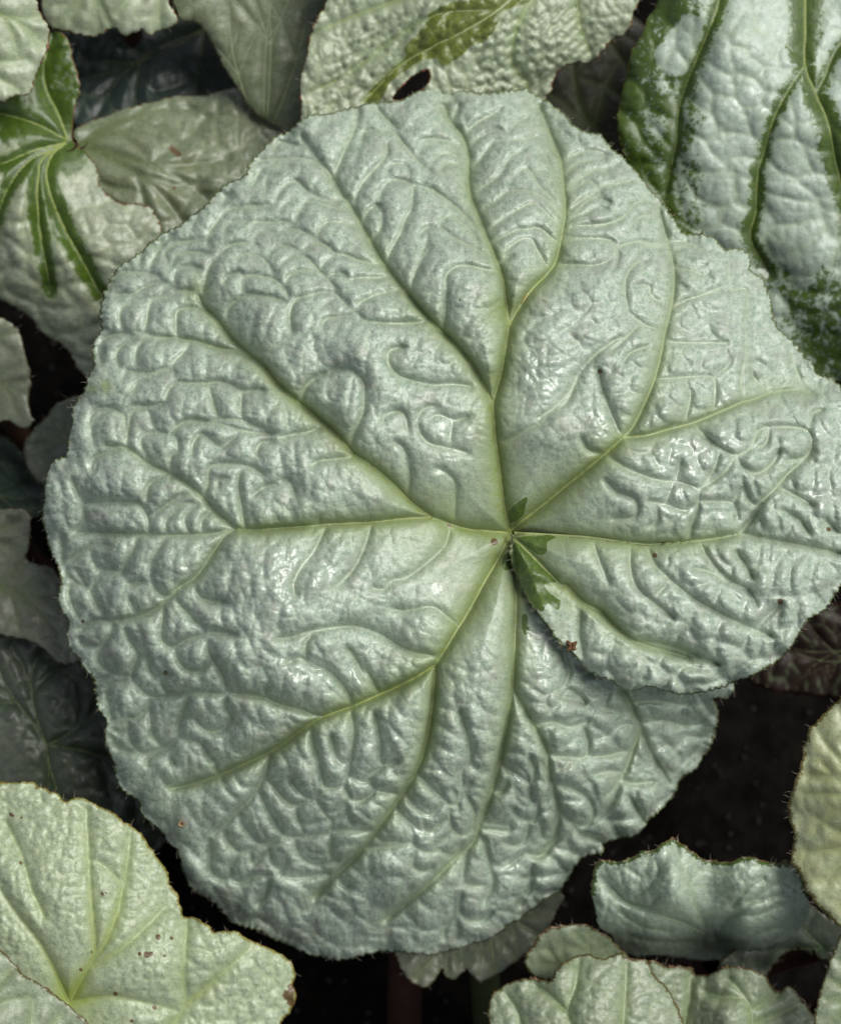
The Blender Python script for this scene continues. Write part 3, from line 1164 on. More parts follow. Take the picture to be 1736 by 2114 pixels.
01 960,570 1030,510 1130,500 1240,510 1380,550 1560,570
01 1450,680 1480,620 1560,610
01 1430,920 1500,870 1577,850
01 1090,690 1100,620 1150,570 1240,640 1290,620 1370,550
01 530,620 520,520 560,460 640,430 700,470
01 520,780 530,720 580,680 680,660
01 410,830 440,900 470,950
"""
CREASES = [P(l) for l in CREASES.strip().splitlines()]


# ================================================================== ground
def build_ground():
    n = 170
    xs = np.linspace(-1, 1, n)
    xs = .42 * xs + 2.6 * xs ** 9
    X, Y = np.meshgrid(xs, xs + .03)
    Z = .006 * fbm(X, Y, .06, 1, 3) + .0035 * fbm(X, Y, .009, 4, 2) - .004
    w = N('soil')
    tc = w.new('ShaderNodeTexCoord').outputs['Object']
    a = w.noise(tc, 160, 6, .7)
    w.put(w.b.inputs['Base Color'], w.mix(w.ramp(a, .35, .7), (.0016, .0013, .001), (.007, .0055, .0042)))
    w.b.inputs['Roughness'].default_value = .9
    w.b.inputs['Specular IOR Level'].default_value = .06
    w.put(w.b.inputs['Normal'], w.bump(a, 1, .002))
    j, i = np.meshgrid(np.arange(n - 1), np.arange(n - 1), indexing='ij')
    v = j * n + i
    f = np.stack([v, v + 1, v + n + 1, v + n], -1).reshape(-1, 4)
    g = mesh_obj('ground', np.stack([X, Y, Z], -1).reshape(-1, 3), f, w.m)
    g['kind'] = 'structure'
    # grit and bark crumbs in the soil
    r = np.random.default_rng(8)
    co = []
    fc = []
    octa = np.array([(1, 0, 0), (0, 1, 0), (-1, 0, 0), (0, -1, 0), (0, 0, 1), (0, 0, -1)], float)
    of = np.array([(0, 1, 4), (1, 2, 4), (2, 3, 4), (3, 0, 4), (1, 0, 5), (2, 1, 5), (3, 2, 5), (0, 3, 5)])
    for k in range(2600):
        p = np.array([r.uniform(-.16, .18), r.uniform(-.2, .22), 0])
        p[2] = .006 * float(fbm(p[0], p[1], .06, 1, 3)) + .0025 * float(fbm(p[0], p[1], .009, 4, 2)) - .0035
        s = r.uniform(.0004, .0012) * r.uniform(.6, 1.4, 3)
        a = r.uniform(0, 6.28)
        q = octa * s * r.uniform(.7, 1.2, (6, 1))
        q = np.stack([q[:, 0] * math.cos(a) - q[:, 1] * math.sin(a), q[:, 0] * math.sin(a) + q[:, 1] * math.cos(a), q[:, 2]], 1) + p
        fc.append(of + 6 * k)
        co.append(q)
    o = mesh_obj('soil_grit', np.vstack(co), np.vstack(fc), plain('grit', (.006, .005, .004), .8, (.020, .017, .013), 260), None, smooth=False)
    o['kind'] = 'stuff'
    o['label'] = 'dark soil crumbs and pale grit between the leaf stalks'


build_ground()

# ================================================================== the big leaf
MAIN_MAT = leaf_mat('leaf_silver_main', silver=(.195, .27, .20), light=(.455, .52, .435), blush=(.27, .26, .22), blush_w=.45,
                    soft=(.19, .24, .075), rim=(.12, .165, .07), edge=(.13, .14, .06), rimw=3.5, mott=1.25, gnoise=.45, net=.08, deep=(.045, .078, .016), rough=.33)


def build_main():
    step = 2.6
    ctrl = [(1050, 1100, -14), (950, 215, -270), (720, 320, -200), (1180, 300, -215), (400, 500, -165), (250, 640, -160), (115, 1020, -130),
            (160, 1330, -135), (240, 1600, -180), (450, 1850, -265), (680, 1965, -330), (960, 1940, -335), (1160, 1800, -300),
            (900, 600, -5), (1080, 480, -70), (1250, 600, -30), (1400, 560, -95), (1560, 640, -130), (1735, 820, -120), (1790, 1000, -95),
            (740, 850, 22), (550, 900, 5), (330, 850, -55), (500, 1330, 12), (760, 1270, 18), (300, 1300, -55), (700, 1600, -30),
            (930, 1450, 2), (850, 1750, -110), (1060, 1500, -18), (1250, 1450, -55), (1200, 1650, -165), (1450, 1500, -200), (1390, 1660, -255),
            (1250, 900, 18), (1200, 1200, 12), (1400, 1250, 14), (1450, 1430, -45), (1300, 1400, -12), (1680, 1300, -75), (1550, 950, -20), (1600, 1120, -30)]
    ctrl = [(x, y, z * 1.35) for x, y, z in ctrl]
    zc = tps(ctrl)
    cx, cy = 1051, 1101
    base = place(cx, cy, -14)
    base = ground_at(835, 2130)
    root = empty('begonia_leaf', base, 'large round silvery puckered begonia leaf filling the middle of the picture', 'leaf', GROUP)
    oa, na = toothed(MAIN_A, 3, 4.0, 17)
    ob, nb = toothed(MAIN_B, 5, 4.0, 17)
    pl = Plan([oa, ob], step)
    X, Y = pl.X, pl.Y
    seam = spline(P("11 1340,1135 1450,1140 21 150,1145 300,1155 450,1175 630,1195 800,1185 1000,1165 1160,1135 1290,1160 p 1640,1130 1765,1150"), 2)
    ys = np.interp(X, seam[:, 0], seam[:, 1])
    V = [(P(t), a, b, h) for t, a, b, h in VEINS]
    sp = [spline(v[0], 2.6) for v in V]
    wv = np.concatenate([np.linspace(v[1], v[2], len(p)) for v, p in zip(V, sp)])
    hv = np.concatenate([np.full(len(p), v[3]) for v, p in zip(V, sp)])
    pts = np.vstack(sp)
    d1, wd = pl.dist(pts, 90, wv)
    _, hl = pl.dist(pts, 90, hv)
    cs = [spline(c, 2.6) for c in CREASES]
    sv = [np.clip(np.minimum(np.arange(len(c)), np.arange(len(c))[::-1]) / 13 + .12, 0, 1) for c in cs]
    d3, st = pl.dist(np.vstack(cs), 70, np.concatenate(sv))
    _, sv1 = pl.dist(pts, 90, np.concatenate([np.clip(np.arange(len(p))[::-1] / 30 + .1, 0, 1) for p in sp]))
    st = np.where(d1 < d3, sv1, st)
    d3 = np.minimum(d3, d1)
    r = np.hypot(X - cx, Y - cy)
    th = np.arctan2(Y - cy, X - cx)
    wx = 10 * fbm(X, Y, 70, 2, 2)
    e2 = cells((X + wx) / 26 + 31, (Y + wx) / 22 + 17, 4)
    pil2 = 1 - np.exp(-e2 / .22)
    calm = .35 + .65 * sstep(120, 480, r)
    low = sstep(1050, 1500, Y)
    east = sstep(1050, 1450, X)
    H3 = (39 + 13 * low + 9 * east + 14 * sstep(1060, 1130, X) * sstep(1330, 1450, Y)) * calm
    # big billows between the ribs, pillows between the creases, fine puckers in the pillows
    Z = zc(X, Y) + 20 * fbm(X, Y, 190, 21, 2) + 7 * vnoise(X, Y, 80, 23)
    big = np.vstack([spline(v[0], 5) for v in V if v[3] >= .7])
    dp = pl.dist(big, 210)
    Z += 6 * (1 - np.exp(-d1 / 12)) + 8 * (1 - np.exp(-d1 / 60)) + 27 * (1 - np.exp(-dp / 85)) - 18
    # the pillows overhang outwards: a crease is steeper on its inner side
    # untraced ground between the creases is blistered too
    ev = cells((r + 1.7 * wx) / 42 + 3, th * np.maximum(r, 90) ** .3 * 420 ** .7 / 54 + wx / 42 + 60, 9) * 46
    fill = sstep(10, 26, d3) * (.06 + .94 * sstep(260, 520 - 140 * east, r))
    sink = 40 * st ** 2 * np.exp(-(d3 / 2.3) ** 2)
    dm = np.minimum(d3, 60)
    h0 = .9 * (1 - np.exp(-dm / 14))
    pt = inflate(sink, 17 / step, 150, h0)
    pf = inflate(sink + 8 * fill * np.exp(-(ev / 2.2) ** 2), 12 / step, 100, h0)
    lobe = sstep(1060, 1130, X) * sstep(1330, 1450, Y)
    kf = .34 + .2 * east + .2 * lobe
    ne = sstep(1230, 1380, X) * (1 - sstep(780, 870, Y))
    H3 = H3 * (1 - .45 * ne)
    kf = np.clip(kf + .25 * ne, 0, .85)
    pil = (1 - kf) * (.8 * pt + .2 * blur(pt, 10)) + kf * (.6 * pf + .4 * blur(pf, 3))
    Z -= 2.2 * st * np.exp(-(d3 / 2.6) ** 2)
    Z += H3 * pil * (1 + .2 * vnoise(X, Y, 60, 8))
    e3 = cells((X + .6 * wx) / 13 + 11, (Y - .6 * wx) / 11 + 7, 6)
    fine = sstep(60, 420, r)
    Z += (.5 + 2.6 * fine) * pil2 * sstep(2, 14, d3) + (.3 + .8 * fine) * (1 - np.exp(-e3 / .25)) + 1.6 * fbm(X, Y, 30, 5, 3) * calm
    # right flank: the outer strip folds down behind a ledge
    led = np.array(P("20 1080,1400 1110,1410 1105,1520 1115,1640 1190,1650 1200,1750 1190,1850 1200,2000 21 1200,100 1185,250 1180,370"))
    dx = X - np.interp(Y, led[:, 1], led[:, 0])
    Z -= 34 * sstep(-2, 20, dx) * sstep(500, 540, Y) * (1 - sstep(780, 840, Y))
    seam_far = np.min(np.abs(Y - ys)) if False else np.abs(Y - ys)
    ea = np.array([p for p in oa if not (p[0] > 1070 and abs(p[1] - np.interp(p[0], seam[:, 0], seam[:, 1])) < 9)])
    eb = np.array([p for p in ob if not (p[0] > 1070 and abs(p[1] - np.interp(p[0], seam[:, 0], seam[:, 1])) < 9)])
    dea = pl.dist(ea, 170)
    deb = pl.dist(eb, 170)
    ang = np.arctan2(X - 1056, Y - 1105)
    Z += 17 * vnoise(X, Y, 42, 31) * np.exp(-np.minimum(dea, deb) / 26)
    drop = 110 * sstep(.10, .95, ang) * sstep(15, 170, r) * sstep(12, 60, Y - ys) * (X > 1056)
    ZA = Z - 8 * np.exp(-dea / 8) - 42 * np.exp(-dea / 55) - drop
    ZB = Z - 8 * np.exp(-deb / 8) - 42 * np.exp(-dea / 55) * sstep(1300, 1500, X) + 8 * np.exp(-deb / 50) * sstep(20, 70, Y - ys)
    xc = pl.xs[:-1] + step / 2
    yc = pl.ys[:-1] + step / 2
    QA = pl.inside(oa, xc, yc)
    QB = pl.inside(ob, xc, yc)
    XC, YC = np.meshgrid(xc, yc)
    YS = np.interp(XC, seam[:, 0], seam[:, 1])
    near = (XC > 1068) & (XC < 1766) & (np.abs(YC - YS) < 24)
    QA = np.where(near, YC <= YS, QA)
    QB = np.where(near, YC > YS, QB) & (YC > YS)
    # pigment
    soft = .9 * hl * np.exp(-(d1 / (8 + wd * 1.5)) ** 1.15) * np.clip(wd / 7, .35, 1)
    soft = np.maximum(soft, .75 * np.exp(-(r / 34) ** 2))
    for (x, y, s, k) in ((1040, 640, 34, .8), (1015, 790, 30, .7), (905, 1075, 60, .45), (890, 1380, 46, .45), (410, 600, 22, .5), (520, 730, 25, .4), (218, 798, 10, .8), (190, 803, 8, .7)):
        soft = np.maximum(soft, k * np.exp(-((X - x) ** 2 + (Y - y) ** 2) / (2 * s * s)))
    tint = .30 * np.exp(-(r / 230) ** 2) + .22 * hl * np.exp(-(d1 / 42) ** 2) * np.clip(wd / 8, 0, 1)
    soft = np.maximum(soft, 0) + tint * (1 - np.clip(soft, 0, 1))
    g = np.full_like(X, -1.)
    gb = np.full_like(X, -1.)
    for which, t in ((0, "11 1310,1060 1315,1000 1360,960 1412,928 1405,975 1390,1030 1330,1075"),
                     (1, "11 1350,1160 1420,1150 1580,1150 1530,1180 1520,1240 1480,1255 1430,1220"),
                     (1, "11 1335,1185 1400,1230 1500,1330 1580,1405 1510,1420 1540,1470 1600,1520 1585,1565 1530,1530 1500,1575 1440,1540 1375,1430 1335,1310"),
                     (0, "11 1280,1260 1320,1240 1325,1320 1290,1340 1270,1310"),
                     (0, "11 1385,1600 1410,1600 1425,1680 1400,1710 1385,1660")):
        q = closed_spline(P(t), 2.5)
        m = pl.inside(q)
        dq = pl.dist(q, 60)
        s = np.clip(np.where(m, dq, -dq) / 8, -1, 1)
        if which:
            gb = np.maximum(gb, s)
        else:
            g = np.maximum(g, s)
    wet = np.full_like(X, -.02) + .10 * east + .26 * sstep(900, 1350, Y) * sstep(350, 700, X)
    for t, rad in (("11 1500,230", 62), ("11 1470,380", 45), ("11 980,520", 36), ("11 1050,600", 40), ("11 960,790", 45), ("11 680,700", 36),
                   ("11 60,1350", 70), ("11 230,1330", 55), ("11 0,1500", 50), ("11 250,1980", 80), ("11 400,1980", 50), ("11 740,1720", 50),
                   ("11 900,1440", 16), ("11 1420,1660", 45), ("11 1520,1780", 34), ("21 380,520", 45), ("21 850,680", 80), ("21 700,480", 30),
                   ("21 1080,560", 42), ("21 1080,350", 36), ("21 1600,920", 40), ("21 1600,570", 30), ("21 1250,1480", 50), ("21 870,1370", 40),
                   ("21 830,960", 60), ("21 1080,1030", 50), ("12 960,680", 55), ("12 640,540", 55), ("12 850,950", 60), ("12 1530,130", 36),
                   ("12 1310,1270", 40), ("12 1320,1380", 40), ("22 660,600", 50), ("22 900,560", 30), ("12 230,1120", 50), ("12 500,620", 45),
                   ("12 330,680", 36), ("01 570,830", 60), ("01 640,920", 40), ("01 680,1470", 26), ("01 1150,820", 30), ("01 1040,1360", 30),
                   ("12 150,1420", 30), ("21 1110,1060", 40), ("12 1070,520", 40), ("12 1430,700", 40), ("02 1620,100", 45)):
        (px, py), = P(t)
        wet = np.maximum(wet, .85 - .7 * (np.hypot(X - px, Y - py) / rad) ** 2)
    spot = np.zeros_like(X)
    for t, rad in (("11 1225,1180", 6), ("11 970,1085", 4), ("21 680,1258", 4), ("21 1665,1110", 4), ("21 1390,1520", 5), ("02 940,120", 4),
                   ("10 1030,1700", 2), ("21 368,212", 4), ("01 470,1632", 3)):
        (px, py), = P(t)
        spot = np.maximum(spot, 1.1 * np.exp(-((X - px) ** 2 + (Y - py) ** 2) / (2 * rad * rad)))
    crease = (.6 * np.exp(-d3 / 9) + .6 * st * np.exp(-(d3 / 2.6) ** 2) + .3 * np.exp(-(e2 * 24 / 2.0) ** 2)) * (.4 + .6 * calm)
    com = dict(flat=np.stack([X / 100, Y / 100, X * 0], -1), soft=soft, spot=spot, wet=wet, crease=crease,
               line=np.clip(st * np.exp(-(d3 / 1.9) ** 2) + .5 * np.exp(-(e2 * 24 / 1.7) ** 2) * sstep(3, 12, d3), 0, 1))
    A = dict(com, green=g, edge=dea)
    B = dict(com, green=gb, edge=deb, soft=soft * sstep(-60, 30, Y - 1090 + 0 * X))
    surf0 = float(pl.sample(ZA, cx, cy))
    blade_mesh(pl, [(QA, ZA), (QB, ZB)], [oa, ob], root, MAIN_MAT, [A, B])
    side_of = {1: 0, 2: 0, 3: 0, 5: 4, 6: 4, 7: 4, 8: 4, 9: 4, 11: 10, 12: 10, 14: 13, 15: 13, 16: 13, 18: 17, 19: 17, 21: 20, 22: 20, 24: 4, 25: 10}
    ribs = {}
    for k, (t, a, b, h) in enumerate(VEINS):
        p = P(t)
        onB = np.mean([q[1] for q in p]) > 1112 and np.mean([q[0] for q in p]) > 1080 and t.startswith(('11 1330', '21 1160,1135 1290'))
        if t.startswith(('11 1340', '21 1160,1135 1290')):
            Zv = np.maximum(ZA, ZB)
        else:
            Zv = ZB if onB else ZA
        ribs[k] = vein_ridge(pl, Zv, p, a * .8, b * .34, VEIN_MAT if h > .55 else VEIN_PALE, ribs[side_of[k]] if k in side_of else root,
                             name='side_vein' if k in side_of else 'vein', f0=1 - h, f1=.4 if h >= 1 else 1)
    petiole(root, place(cx, cy, surf0 - 42), base, .0036, PETIOLE_MAT, (-.012, -.01, .028))
    hairs(ea, na[:len(ea)], lambda x, y: pl.sample(ZA, x, y), root, 71, 330, 13)
    hairs(eb, nb[:len(eb)], lambda x, y: pl.sample(ZB, x, y), root, 72, 90, 13)
    return root, pl, ZA, ZB


main_root, MPL, MZA, MZB = build_main()


# ================================================================== the leaves around it
def star(centre, ends, w0=9, w1=2.5, curve=.12):
    """ribs from the stalk to the given ends, gently bowed"""
    out = []
    for k, e in enumerate(ends):
        c = np.array(centre, float)
        e = np.array(e, float)
        n = np.array([-(e - c)[1], (e - c)[0]]) * curve * (1 if k % 2 else -1)
        out.append(([tuple(c), tuple(c + (e - c) * .33 + n * .8), tuple(c + (e - c) * .66 + n), tuple(e)], w0, w1))
        m = c + (e - c) * .5 + n
        for s in (-1, 1):
            d = (e - m)
            q = m + np.array([d[0] * .75 - s * d[1] * .55, d[1] * .75 + s * d[0] * .55])
            out.append(([tuple(m), tuple((m + q) / 2 + d * .08), tuple(q)], w0 * .55, w1 * .8, True))
    return out


def near_veins(k, bias=0.0):
    def f(X, Y, d, w, de, r):
        return np.clip((w * k - d) / 14 + bias, -1, 1)
    return f


M_TOP = leaf_mat('leaf_silver_yellow', silver=(.18, .23, .145), light=(.38, .42, .29), blush=(.36, .35, .27), blush_w=.25, rim=(.14, .12, .04),
                 edge=(.17, .05, .03), rimw=3, net=.12, wetness=.3, deep=(.075, .10, .02), gsoft=.15)
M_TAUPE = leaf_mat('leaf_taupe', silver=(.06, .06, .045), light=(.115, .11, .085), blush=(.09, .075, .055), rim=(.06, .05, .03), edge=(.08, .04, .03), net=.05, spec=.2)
M_GREY = leaf_mat('leaf_grey_green', silver=(.095, .11, .075), light=(.19, .205, .15), blush=(.15, .14, .10), blush_w=.35, rim=(.07, .08, .03),
                  edge=(.09, .04, .025), rimw=3, net=.12, wetness=.3, soft=(.09, .13, .03))
M_OLIVE = leaf_mat('leaf_olive', silver=(.095, .125, .065), light=(.215, .245, .16), blush=(.17, .18, .10), blush_w=.5, rim=(.08, .08, .03),
                   edge=(.14, .05, .03), rimw=3, net=.10, wetness=.2, soft=(.07, .10, .025), mott=1.4)
M_DARK_SHADE = leaf_mat('leaf_dark_shade', silver=(.035, .052, .033), light=(.115, .13, .10), blush=(.12, .12, .09), blush_w=.3, rim=(.05, .05, .02),  # dark tone: partly leaf colour, partly shade put into the pigment
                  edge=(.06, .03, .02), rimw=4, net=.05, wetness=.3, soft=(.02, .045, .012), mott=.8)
M_BLACKGREEN_SHADE = leaf_mat('leaf_deep_green_shade', silver=(.012, .025, .018), light=(.035, .055, .045), blush=(.03, .03, .025), rim=(.02, .03, .01),  # near-black green: own colour deepened with the shade of the gap
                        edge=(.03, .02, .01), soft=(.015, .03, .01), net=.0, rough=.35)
M_SPLASH = leaf_mat('leaf_splashed', silver=(.25, .325, .25), light=(.44, .51, .43), blush=(.28, .35, .22), blush_w=.35, deep=(.034, .062, .009),
                    soft=(.12, .18, .02), rim=(.09, .14, .02), edge=(.22, .14, .03), rimw=3, gnoise=1.6, gsoft=.28, net=.03, rough=.36, wetness=.8)
M_SPLASH2 = leaf_mat('leaf_splashed_dark_ribs', silver=(.15, .19, .125), light=(.34, .375, .27), blush=(.32, .34, .20), blush_w=.35,
                     deep=(.032, .060, .007), soft=(.17, .21, .03), rim=(.08, .08, .02), edge=(.20, .07, .04), rimw=3, gnoise=1.0, gsoft=.32, net=.04)
M_LIME = leaf_mat('leaf_pale_lime', silver=(.19, .25, .15), light=(.40, .455, .315), blush=(.29, .33, .18), blush_w=.35, rim=(.20, .20, .05),
                  edge=(.17, .10, .03), rimw=5, net=.34, wetness=.15, soft=(.22, .28, .06), mott=1.2)
M_YELLOW = leaf_mat('leaf_yellowish', silver=(.22, .25, .13), light=(.38, .41, .25), blush=(.27, .25, .10), blush_w=.5, rim=(.12, .10, .03),
                    edge=(.12, .07, .02), rimw=7, net=.12, wetness=.15, soft=(.24, .28, .06))
M_MINT = leaf_mat('leaf_mint', silver=(.185, .245, .175), light=(.40, .465, .37), blush=(.26, .33, .27), blush_w=.25, rim=(.05, .08, .012),
                  edge=(.13, .06, .03), rimw=9, gnoise=.4, net=.08, wetness=.8, rough=.34)
M_SAGE = leaf_mat('leaf_sage', silver=(.12, .16, .10), light=(.285, .325, .225), blush=(.25, .26, .17), blush_w=.3, rim=(.09, .09, .03),  # base tone lowered to carry the occlusion among the lower right leaves
                  edge=(.12, .05, .025), rimw=5, net=.14, wetness=.4)

leaf('pale rounded leaf tip in the top left corner', P("p -190,60 -60,-120 40,-140 75,0 87,29 100,55 100,84 91,120 73,160 67,182 55,193 22,198 0,209 -90,190"),
     [(0, 0, -300), (100, 60, -345), (40, 200, -350), (-150, 60, -330), (0, -130, -380)], (-90, 20),
     star((-90, 20), [(90, 90), (40, 185), (40, -110)], 6, 2), M_TOP, seed=1, amp=5, nhair=21)
leaf('pale toothed leaf edge hanging in at the top, left of centre',
     P("p 60,-170 82,0 91,33 106,55 146,67 197,73 218,62 237,55 255,71 277,66 295,60 309,75 328,66 349,58 364,47 360,22 349,0 360,-150 200,-260"),
     [(80, 0, -430), (200, 70, -470), (360, 40, -460), (200, -240, -420), (210, -60, -420)], (210, -220),
     star((210, -220), [(120, 50), (230, 55), (330, 50)], 6, 2), M_TOP, seed=2, amp=5, nhair=14, tooth=4)
leaf('grey green leaf with pale ribs fanning upward at the top, beside the dark gap',
     P("p 340,-220 358,0 364,22 375,44 400,44 418,58 440,91 458,127 484,171 520,225 580,270 640,300 710,210 720,-60 640,-240"),
     [(360, 0, -500), (480, 170, -560), (640, 280, -600), (640, -100, -520), (480, -150, -470)], (540, 340),
     star((545, 300), [(470, 0), (530, -120), (600, -140), (640, -60), (410, 60)], 5, 2, .05), M_OLIVE, veinmat=VEIN_PALE, hub=.1, seed=3, amp=3, vamp=6, nhair=14)
leaf('dull olive leaf with a brown fleck behind the upper left shoulder of the big leaf',
     P("p 150,285 156,266 189,247 218,240 247,226 277,218 313,207 364,197 411,197 473,182 546,178 615,182 670,230 650,330 560,450 450,540 330,540 250,480 190,400 165,340"),
     [(160, 290, -560), (364, 200, -640), (615, 190, -690), (350, 350, -540), (330, 520, -560), (550, 420, -600)], (160, 292),
     star((160, 292), [(400, 225), (470, 330), (380, 460), (250, 440), (330, 280)], 6, 2, .08), M_OLIVE, veinmat=VEIN_DARK, hub=.2, seed=4, amp=9, vamp=16, undul=30, nhair=7,
     spots=[(355, 305, 7), (368, 317, 7), (360, 311, 6), (359, 388, 4)])
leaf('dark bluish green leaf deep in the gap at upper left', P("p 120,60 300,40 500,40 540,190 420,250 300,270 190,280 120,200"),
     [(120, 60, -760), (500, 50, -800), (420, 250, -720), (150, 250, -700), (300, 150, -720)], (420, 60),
     star((420, 60), [(180, 120), (200, 240), (350, 240)], 7, 3), M_BLACKGREEN_SHADE, veinmat=VEIN_DARK, hub=.2, seed=5, amp=6, undul=25, nhair=0)
leaf('broad pleated leaf with an olive green patch and a torn hole above the big leaf',
     P("p 690,-160 672,0 661,25 640,73 629,120 618,164 621,204 625,250 690,340 900,350 1090,320 1126,207 1137,193 1144,164 1159,142 1188,127 1217,127 1243,106 1261,84 1290,69 1303,47 1308,22 1319,0 1330,-120 1000,-260"),
     [(640, 60, -400), (625, 240, -440), (900, 100, -390), (1300, 0, -420), (1140, 190, -470), (1000, -200, -420), (900, 330, -470), (1100, 60, -380)], (1180, -120),
     [(P("p 750,210 800,158 836,127 894,95 952,66 1030,18 1100,-50 1180,-120"), 4, 9), (P("10 1430,560 1400,450 1330,360 1340,200 1400,60 p 1150,-80"), 2.5, 6),
      (P("p 640,70 760,20 880,-20 1050,-80 1180,-120"), 2, 7), (P("p 640,190 720,150 800,90 900,30 1030,18"), 2, 4), (P("20 340,350 290,240 250,120 p 1185,-60"), 2, 6)],
     M_TOP, step=3.5, seed=6, cell=36, amp=8, vamp=11, halo=8,
     creases=[[(640 + 42 * k + 14 * j, 235 - 26 * j - 14 * k), (668 + 42 * k + 14 * j, 216 - 26 * j - 17 * k)] for k in range(6) for j in range(7)]
     + [[(985 + 30 * k, 205 - 24 * j - 5 * k), (1008 + 30 * k, 192 - 24 * j - 6 * k)] for k in range(8) for j in range(7)],
     holes=[P("10 650,560 690,500 740,450 800,410 850,395 862,440 830,490 770,525 700,560")],
     patches=[(P("10 500,575 530,500 640,400 720,330 720,270 800,180 850,110 860,70 940,30 1050,0 1250,-10 1440,0 1250,70 1240,140 1180,220 1080,270 1020,330 940,370 900,330 850,330 760,370 640,460 570,575"), 1),
              ])
leaf('tall leaf splashed white over bright green ribs in the top right corner',
     P("p 1420,-160 1359,0 1337,36 1323,73 1305,106 1294,146 1283,182 1279,218 1275,255 1279,291 1290,328 1325,400 1385,500 1480,620 1600,720 1680,770 1760,790 1900,750 1990,420 1900,-80 1650,-260"),
     [(1360, 0, -400), (1280, 250, -430), (1450, 150, -350), (1661, 60, -390), (1560, 300, -370), (1750, 300, -350), (1420, 540, -470), (1680, 740, -560), (1900, 600, -450), (1640, -240, -430), (1950, 200, -400)],
     (1661, -60),
     [(P("p 1661,-60 1661,0 1661,73 1661,135 1683,193 1709,255 1723,328 1745,420 1770,560"), 14, 8), (P("20 1040,-200 1040,0 1010,110 960,230 900,370 850,500 810,640 800,800 770,950 740,1090"), 7, 5),
      (P("20 1530,370 1430,520 1350,680 1300,850 1260,1000 1250,1200 1220,1350 1330,1550"), 4, 7), (P("20 1590,530 1640,440 1700,300 p 1760,60"), 5, 3)],
     M_SPLASH, veinmat=VEIN_LIME, step=4, seed=7, cell=64, amp=5, vamp=16, undul=26,
     green=lambda X, Y, d, w, de, r: np.maximum.reduce([np.clip((w * 2.5 - d) / 17, -2, 1), np.minimum(np.clip((62 - de) / 40, -2, .5), (1430 - X) / 50), -1.2 + 1.0 * sstep(380, 660, Y) + .45 * sstep(1560, 1720, X) * sstep(430, 600, Y) + 0 * X]),  # green rising low down is part mottling, part painted-in shade
     patches=[(P("20 770,170 840,90 920,70 960,180 900,330 840,430 760,430 690,370 680,280"), -1)], wets=[(1540, 220, 60), (1600, 560, 60), (1690, 640, 50), (1530, 500, 50)],
     wet_all=-.2, nhair=21)
leaf('silver leaf with dark green ribs fanning from its stalk at the left edge',
     P("p 106,62 135,73 147,95 149,120 160,153 164,182 156,218 149,247 150,290 160,298 182,320 198,346 204,378 218,397 247,415 284,419 309,426 324,448 333,475 310,560 260,660 225,760 190,780 165,765 130,715 90,690 60,655 0,620 -110,560 -190,400 -130,200 -30,150 60,100"),
     [(137, 297, -450), (150, 100, -480), (160, 200, -470), (320, 450, -470), (200, 770, -560), (60, 650, -560), (150, 550, -440), (0, 300, -440), (-150, 400, -500), (40, 480, -430)],
     (137, 297),
     [(P("00 370,800 240,900 215,1000 210,1150 230,1350 260,1500 290,1650"), 13, 8), (P("00 375,805 290,880 260,1000 300,1150 380,1330 460,1470 530,1600 600,1720"), 17, 8),
      (P("00 370,810 200,850 80,900 0,930 -200,960"), 12, 6), (P("00 350,830 180,900 60,1040 0,1180 -60,1400"), 12, 6), (P("00 380,790 330,650 260,500 250,350 300,200"), 12, 6),
      (P("p 140,290 60,250 -60,220"), 8, 5)],
     M_SPLASH2, veinmat=VEIN_LIME, seed=8, cell=60, amp=9, vamp=24, undul=26,
     green=lambda X, Y, d, w, de, r: np.maximum.reduce([np.clip((w * 1.9 - d) / 15, -2, 1), np.clip((60 - r) / 24, -2, 1), np.clip((290 - Y) / 50, -2, .35)]),
     spots=[(222, 398, 8), (240, 407, 10), (258, 415, 9), (280, 418, 6), (300, 424, 5), (318, 440, 5), (328, 462, 4)], wets=[(60, 610, 40), (150, 680, 30)])
leaf('small dull red edged leaf at the left edge above the dark gap', P("p -90,640 0,655 30,672 45,700 55,745 62,770 60,830 66,870 50,885 20,870 -90,840"),
     [(0, 660, -480), (60, 780, -520), (40, 880, -560), (-80, 750, -520)], (-70, 740), star((-70, 740), [(30, 690), (50, 790), (40, 860)], 5, 2), M_GREY,
     veinmat=VEIN_DARK, hub=.2, seed=9, amp=6, vamp=9, nhair=10, wets=[(8, 815, 20)])
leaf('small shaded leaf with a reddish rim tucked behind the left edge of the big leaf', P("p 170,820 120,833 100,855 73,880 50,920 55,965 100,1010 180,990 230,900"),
     [(150, 830, -620), (50, 920, -680), (180, 980, -600)], (190, 930), star((190, 930), [(110, 860), (70, 920), (100, 980)], 5, 2), M_DARK_SHADE, veinmat=VEIN_DARK, hub=.2, seed=10, nhair=8)
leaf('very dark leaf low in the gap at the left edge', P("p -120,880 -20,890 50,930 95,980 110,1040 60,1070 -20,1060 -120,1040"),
     [(-100, 900, -760), (100, 1020, -800), (0, 980, -740)], (-90, 960), star((-90, 960), [(60, 960), (80, 1030)], 5, 2), M_BLACKGREEN_SHADE, veinmat=VEIN_DARK, hub=.2, seed=11, nhair=0)
